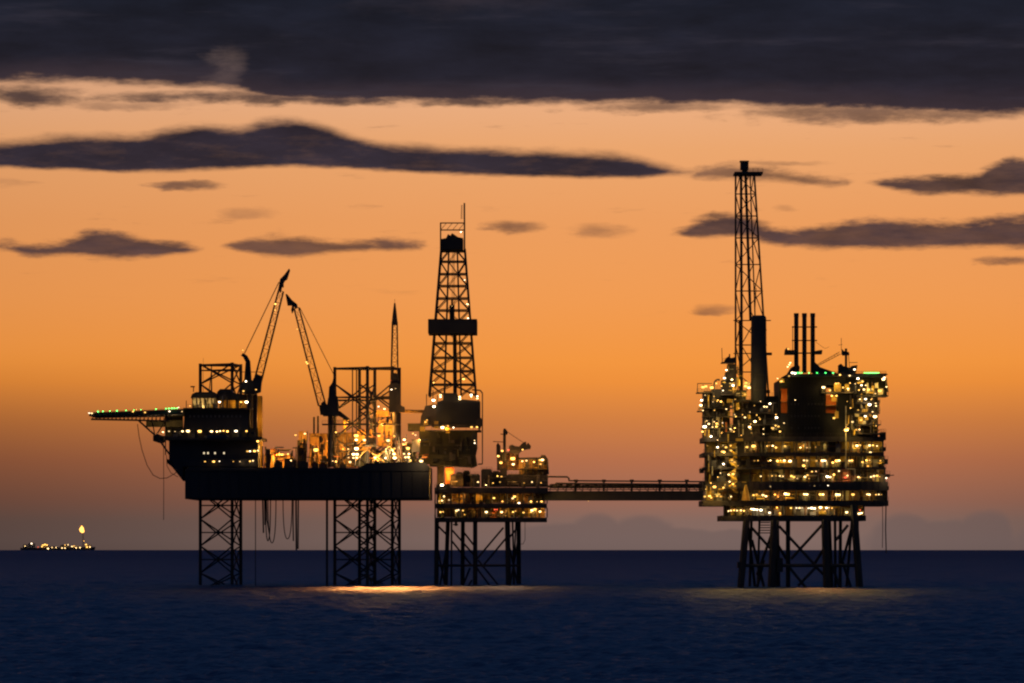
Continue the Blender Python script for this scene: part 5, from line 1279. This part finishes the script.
HOSES = (
    ([(262.7, 499), (263, 512), (263.5, 533)], .28, 'short straight black hose nearest the helideck end, under the jack-up hull'),
    (sag(265.5, 499, 270.5, 499, 541), .2, 'narrow loop of hose under the hull, nearest the helideck-end leg'),
    (sag(268, 499, 276, 499, 543), .18, 'deepest and broader loop of hose under the hull beside the narrow loop'),
    ([(266.5, 499), (267, 520), (269.5, 535)], .22, 'straight hose hanging inside the narrow loop under the hull'),
    (sag(283, 499, 292, 499, 539), .17, 'wide single loop of hose under the hull, next to the bunch of straight hoses'),
    ([(293.2, 499), (293, 520), (293.4, 541)], .24, 'shorter straight hose beside the wide loop under the hull'),
    ([(296, 499), (296.2, 525), (296.4, 550)], .32, 'thickest straight hose reaching down to the horizon line under the hull'),
    ([(298.3, 499), (298, 549)], .26, 'straight hose nearest the middle of the hull, down to the horizon'),
    ([(264.5, 499), (265, 525)], .2, 'shortest straight hose, right beside the first loop under the hull'))
for pts, r_, lab in HOSES: hose(pts, JD + 6, r_, lab)
hose([(137.5, 424), (139, 436), (142, 450), (147, 465), (153, 475), (160, 478.5), (167, 478), (174, 474), (181, 469)], JD + 2, .13, 'long thin hose sagging in a curve below the helideck', 'lines hanging off the platforms')
hose([(166.5, 455), (167, 466), (171, 473), (178, 477)], JD + 2.5, .11, 'short thin loop of hose close under the bow of the rig', 'lines hanging off the platforms')
hose([(163.5, 440), (163.7, 480), (163.6, 520)], JD + 3, .11, 'thin straight rope hanging from the helideck bracket', 'lines hanging off the platforms', 'hanging_rope')
hose([(882.5, 506), (882.7, 530), (882.4, 548)], PD + 1, .12, 'thin rope hanging from the outer edge of the production platform, the shorter of the pair', 'lines hanging off the platforms', 'hanging_rope')
hose([(886, 506), (885.6, 530), (886.2, 553)], PD + 1, .2, 'thicker rope hanging from the outer edge of the production platform, the longer of the pair', 'lines hanging off the platforms', 'hanging_rope')

# ------------------------------------------------------------------ lamps of the place that shine on the water
def spot(parent, px, py, d, tx, ty_d, power, c, ang):
    l = bpy.data.lights.new('water_floodlight', 'SPOT'); l.energy = power; l.color = c; l.spot_size = math.radians(ang); l.spot_blend = .5; l.shadow_soft_size = 1.0
    o = bpy.data.objects.new('water_floodlight', l); col.objects.link(o); o.parent = parent
    p = W(px, py, d); t = Vector(((tx - 512) * ty_d / F, ty_d, 0))
    o.location = p - LOC[parent.name]
    o.rotation_mode = 'QUATERNION'; o.rotation_quaternion = (t - p).to_track_quat('-Z', 'Y')


for x, pw in ((345, 36000), (365, 80000), (385, 90000), (405, 76000), (428, 30000)):
    spot(rig, x, 499.6, JD - 1, x, JD - 48, pw * .8, DEEP, 50)
for x, pw in ((470, 4000), (508, 5500)):
    spot(wp, x, 522.5, WD - 3, x, WD - 45, pw, (1.0, 0.6, 0.35), 48)
for x, pw in ((808, 3500), (825, 5500), (840, 3000)):
    spot(pp, x, 521.5, PD - 1, x, PD - 42, pw, DEEP, 48)

# ------------------------------------------------------------------ distant production ship with its flare
SD = 16000.0
ZB = -SD * SD / (2 * RE)
sh = thing('production_ship', (W(58, 0, SD).x, SD, ZB), 'far-off production ship on the horizon with lamplit decks and a burning flare', 'ship')
k_ = SD / F
m = MB()
X0 = W(20, 0, SD).x; X1 = W(95, 0, SD).x; L = X1 - X0
m.add([(X0, SD + 20, ZB - 3), (X0 + 6, SD, ZB - 3), (X1 - 12, SD, ZB - 3), (X1 - 4, SD + 20, ZB - 3), (X1 - 12, SD + 40, ZB - 3), (X0 + 6, SD + 40, ZB - 3),
       (X0 - 2, SD + 20, ZB + 9), (X0 + 4, SD, ZB + 8), (X1 - 10, SD, ZB + 8), (X1, SD + 20, ZB + 12), (X1 - 10, SD + 40, ZB + 8), (X0 + 4, SD + 40, ZB + 8)],
      [(0, 1, 7, 6), (1, 2, 8, 7), (2, 3, 9, 8), (3, 4, 10, 9), (4, 5, 11, 10), (5, 0, 6, 11), (6, 7, 8, 9, 10, 11), (5, 4, 3, 2, 1, 0)])
m.build('ship_hull', HULL, sh)
def sbox(px0, py0, px1, py1, name, mat, parts=sh):
    mm = MB(); mm.pbox(px0, py0, px1, py1, SD + 8, 24); mm.pbox(px0 + (px1 - px0) * .2, py0 - .6, px1 - (px1 - px0) * .25, py0, SD + 12, 14); return mm.build(name, mat, parts)
sbox(23, 545, 27, 550, 'bow_house', STEEL); sbox(28, 543.5, 34.5, 550, 'deckhouse', GREY); sbox(41, 545, 48, 550, 'process_module', CREAM); sbox(49, 547, 57, 550, 'process_module', RUST); sbox(60, 545.3, 69, 550, 'process_module', GREY); sbox(71, 546.5, 81, 550, 'process_module', CREAM); sbox(85, 545, 91, 550, 'deckhouse', CREAM)
m = MB(); A = W(83.3, 549, SD + 15); B = W(83, 533.5, SD + 15)
for dx_ in (-3, 3):
    for dy_ in (-3, 3): m.bar(A + Vector((dx_, dy_, 0)), B + Vector((dx_ * .4, dy_ * .4, 0)), .55, 5)
for i in range(6): 
    a = A.lerp(B, i / 6); b = A.lerp(B, (i + 1) / 6); m.bar(a + Vector((-3 + i * .3, -3, 0)), b + Vector((3 - i * .3, -3, 0)), .4, 4)
m.build('flare_mast', STEEL, sh)
m = MB(); p = W(82.2, 532.8, SD + 15)
prof = [(1.5, 0), (5, 2), (7.6, 6), (8.2, 11), (6.6, 17), (3.6, 22), (.3, 27)]
n = 10; vs = []
for j, (r_, z) in enumerate(prof):
    for i in range(n):
        t = 2 * math.pi * i / n; q = r_ * (1 + .22 * math.sin(3 * t + j * 1.3))
        vs.append((p.x + q * math.cos(t) - z * .08 + math.sin(j * 1.7) * .5, p.y + q * math.sin(t), p.z + z))
m.add(vs, [(j * n + i, j * n + (i + 1) % n, (j + 1) * n + (i + 1) % n, (j + 1) * n + i) for j in range(len(prof) - 1) for i in range(n)])
m.build('flame', G['flame'], sh)
for x, y, s_, kd in ((31.5, 543.5, .55, 'white'), (25, 546, .4, 'warm'), (43, 545, .6, 'amber'), (45, 544.5, .7, 'amber'), (47, 545, .6, 'amber'), (42, 546.5, .6, 'amber'), (48, 548.5, .7, 'warm'), (38, 547, .4, 'red'), (52, 547.5, .4, 'warm'), (56, 547.5, .4, 'warm'), (62, 548, .5, 'warm'), (65, 545, .4, 'amber'), (68, 544.8, .4, 'warm'), (65, 548, .5, 'warm'), (72, 546.5, .5, 'warm'), (74, 546, .4, 'amber'), (76, 547.8, .5, 'warm'), (80, 547.6, .5, 'warm'), (86, 544.5, .7, 'amber'), (87, 547, .7, 'amber'), (90, 547, .5, 'warm'), (84, 541, .35, 'sodium')):
    flood(sh, x, y, SD - 2, s_ * 1.45, kd)
light(sh, W(82, 527, SD - 10), 60000, AMBER, 4)
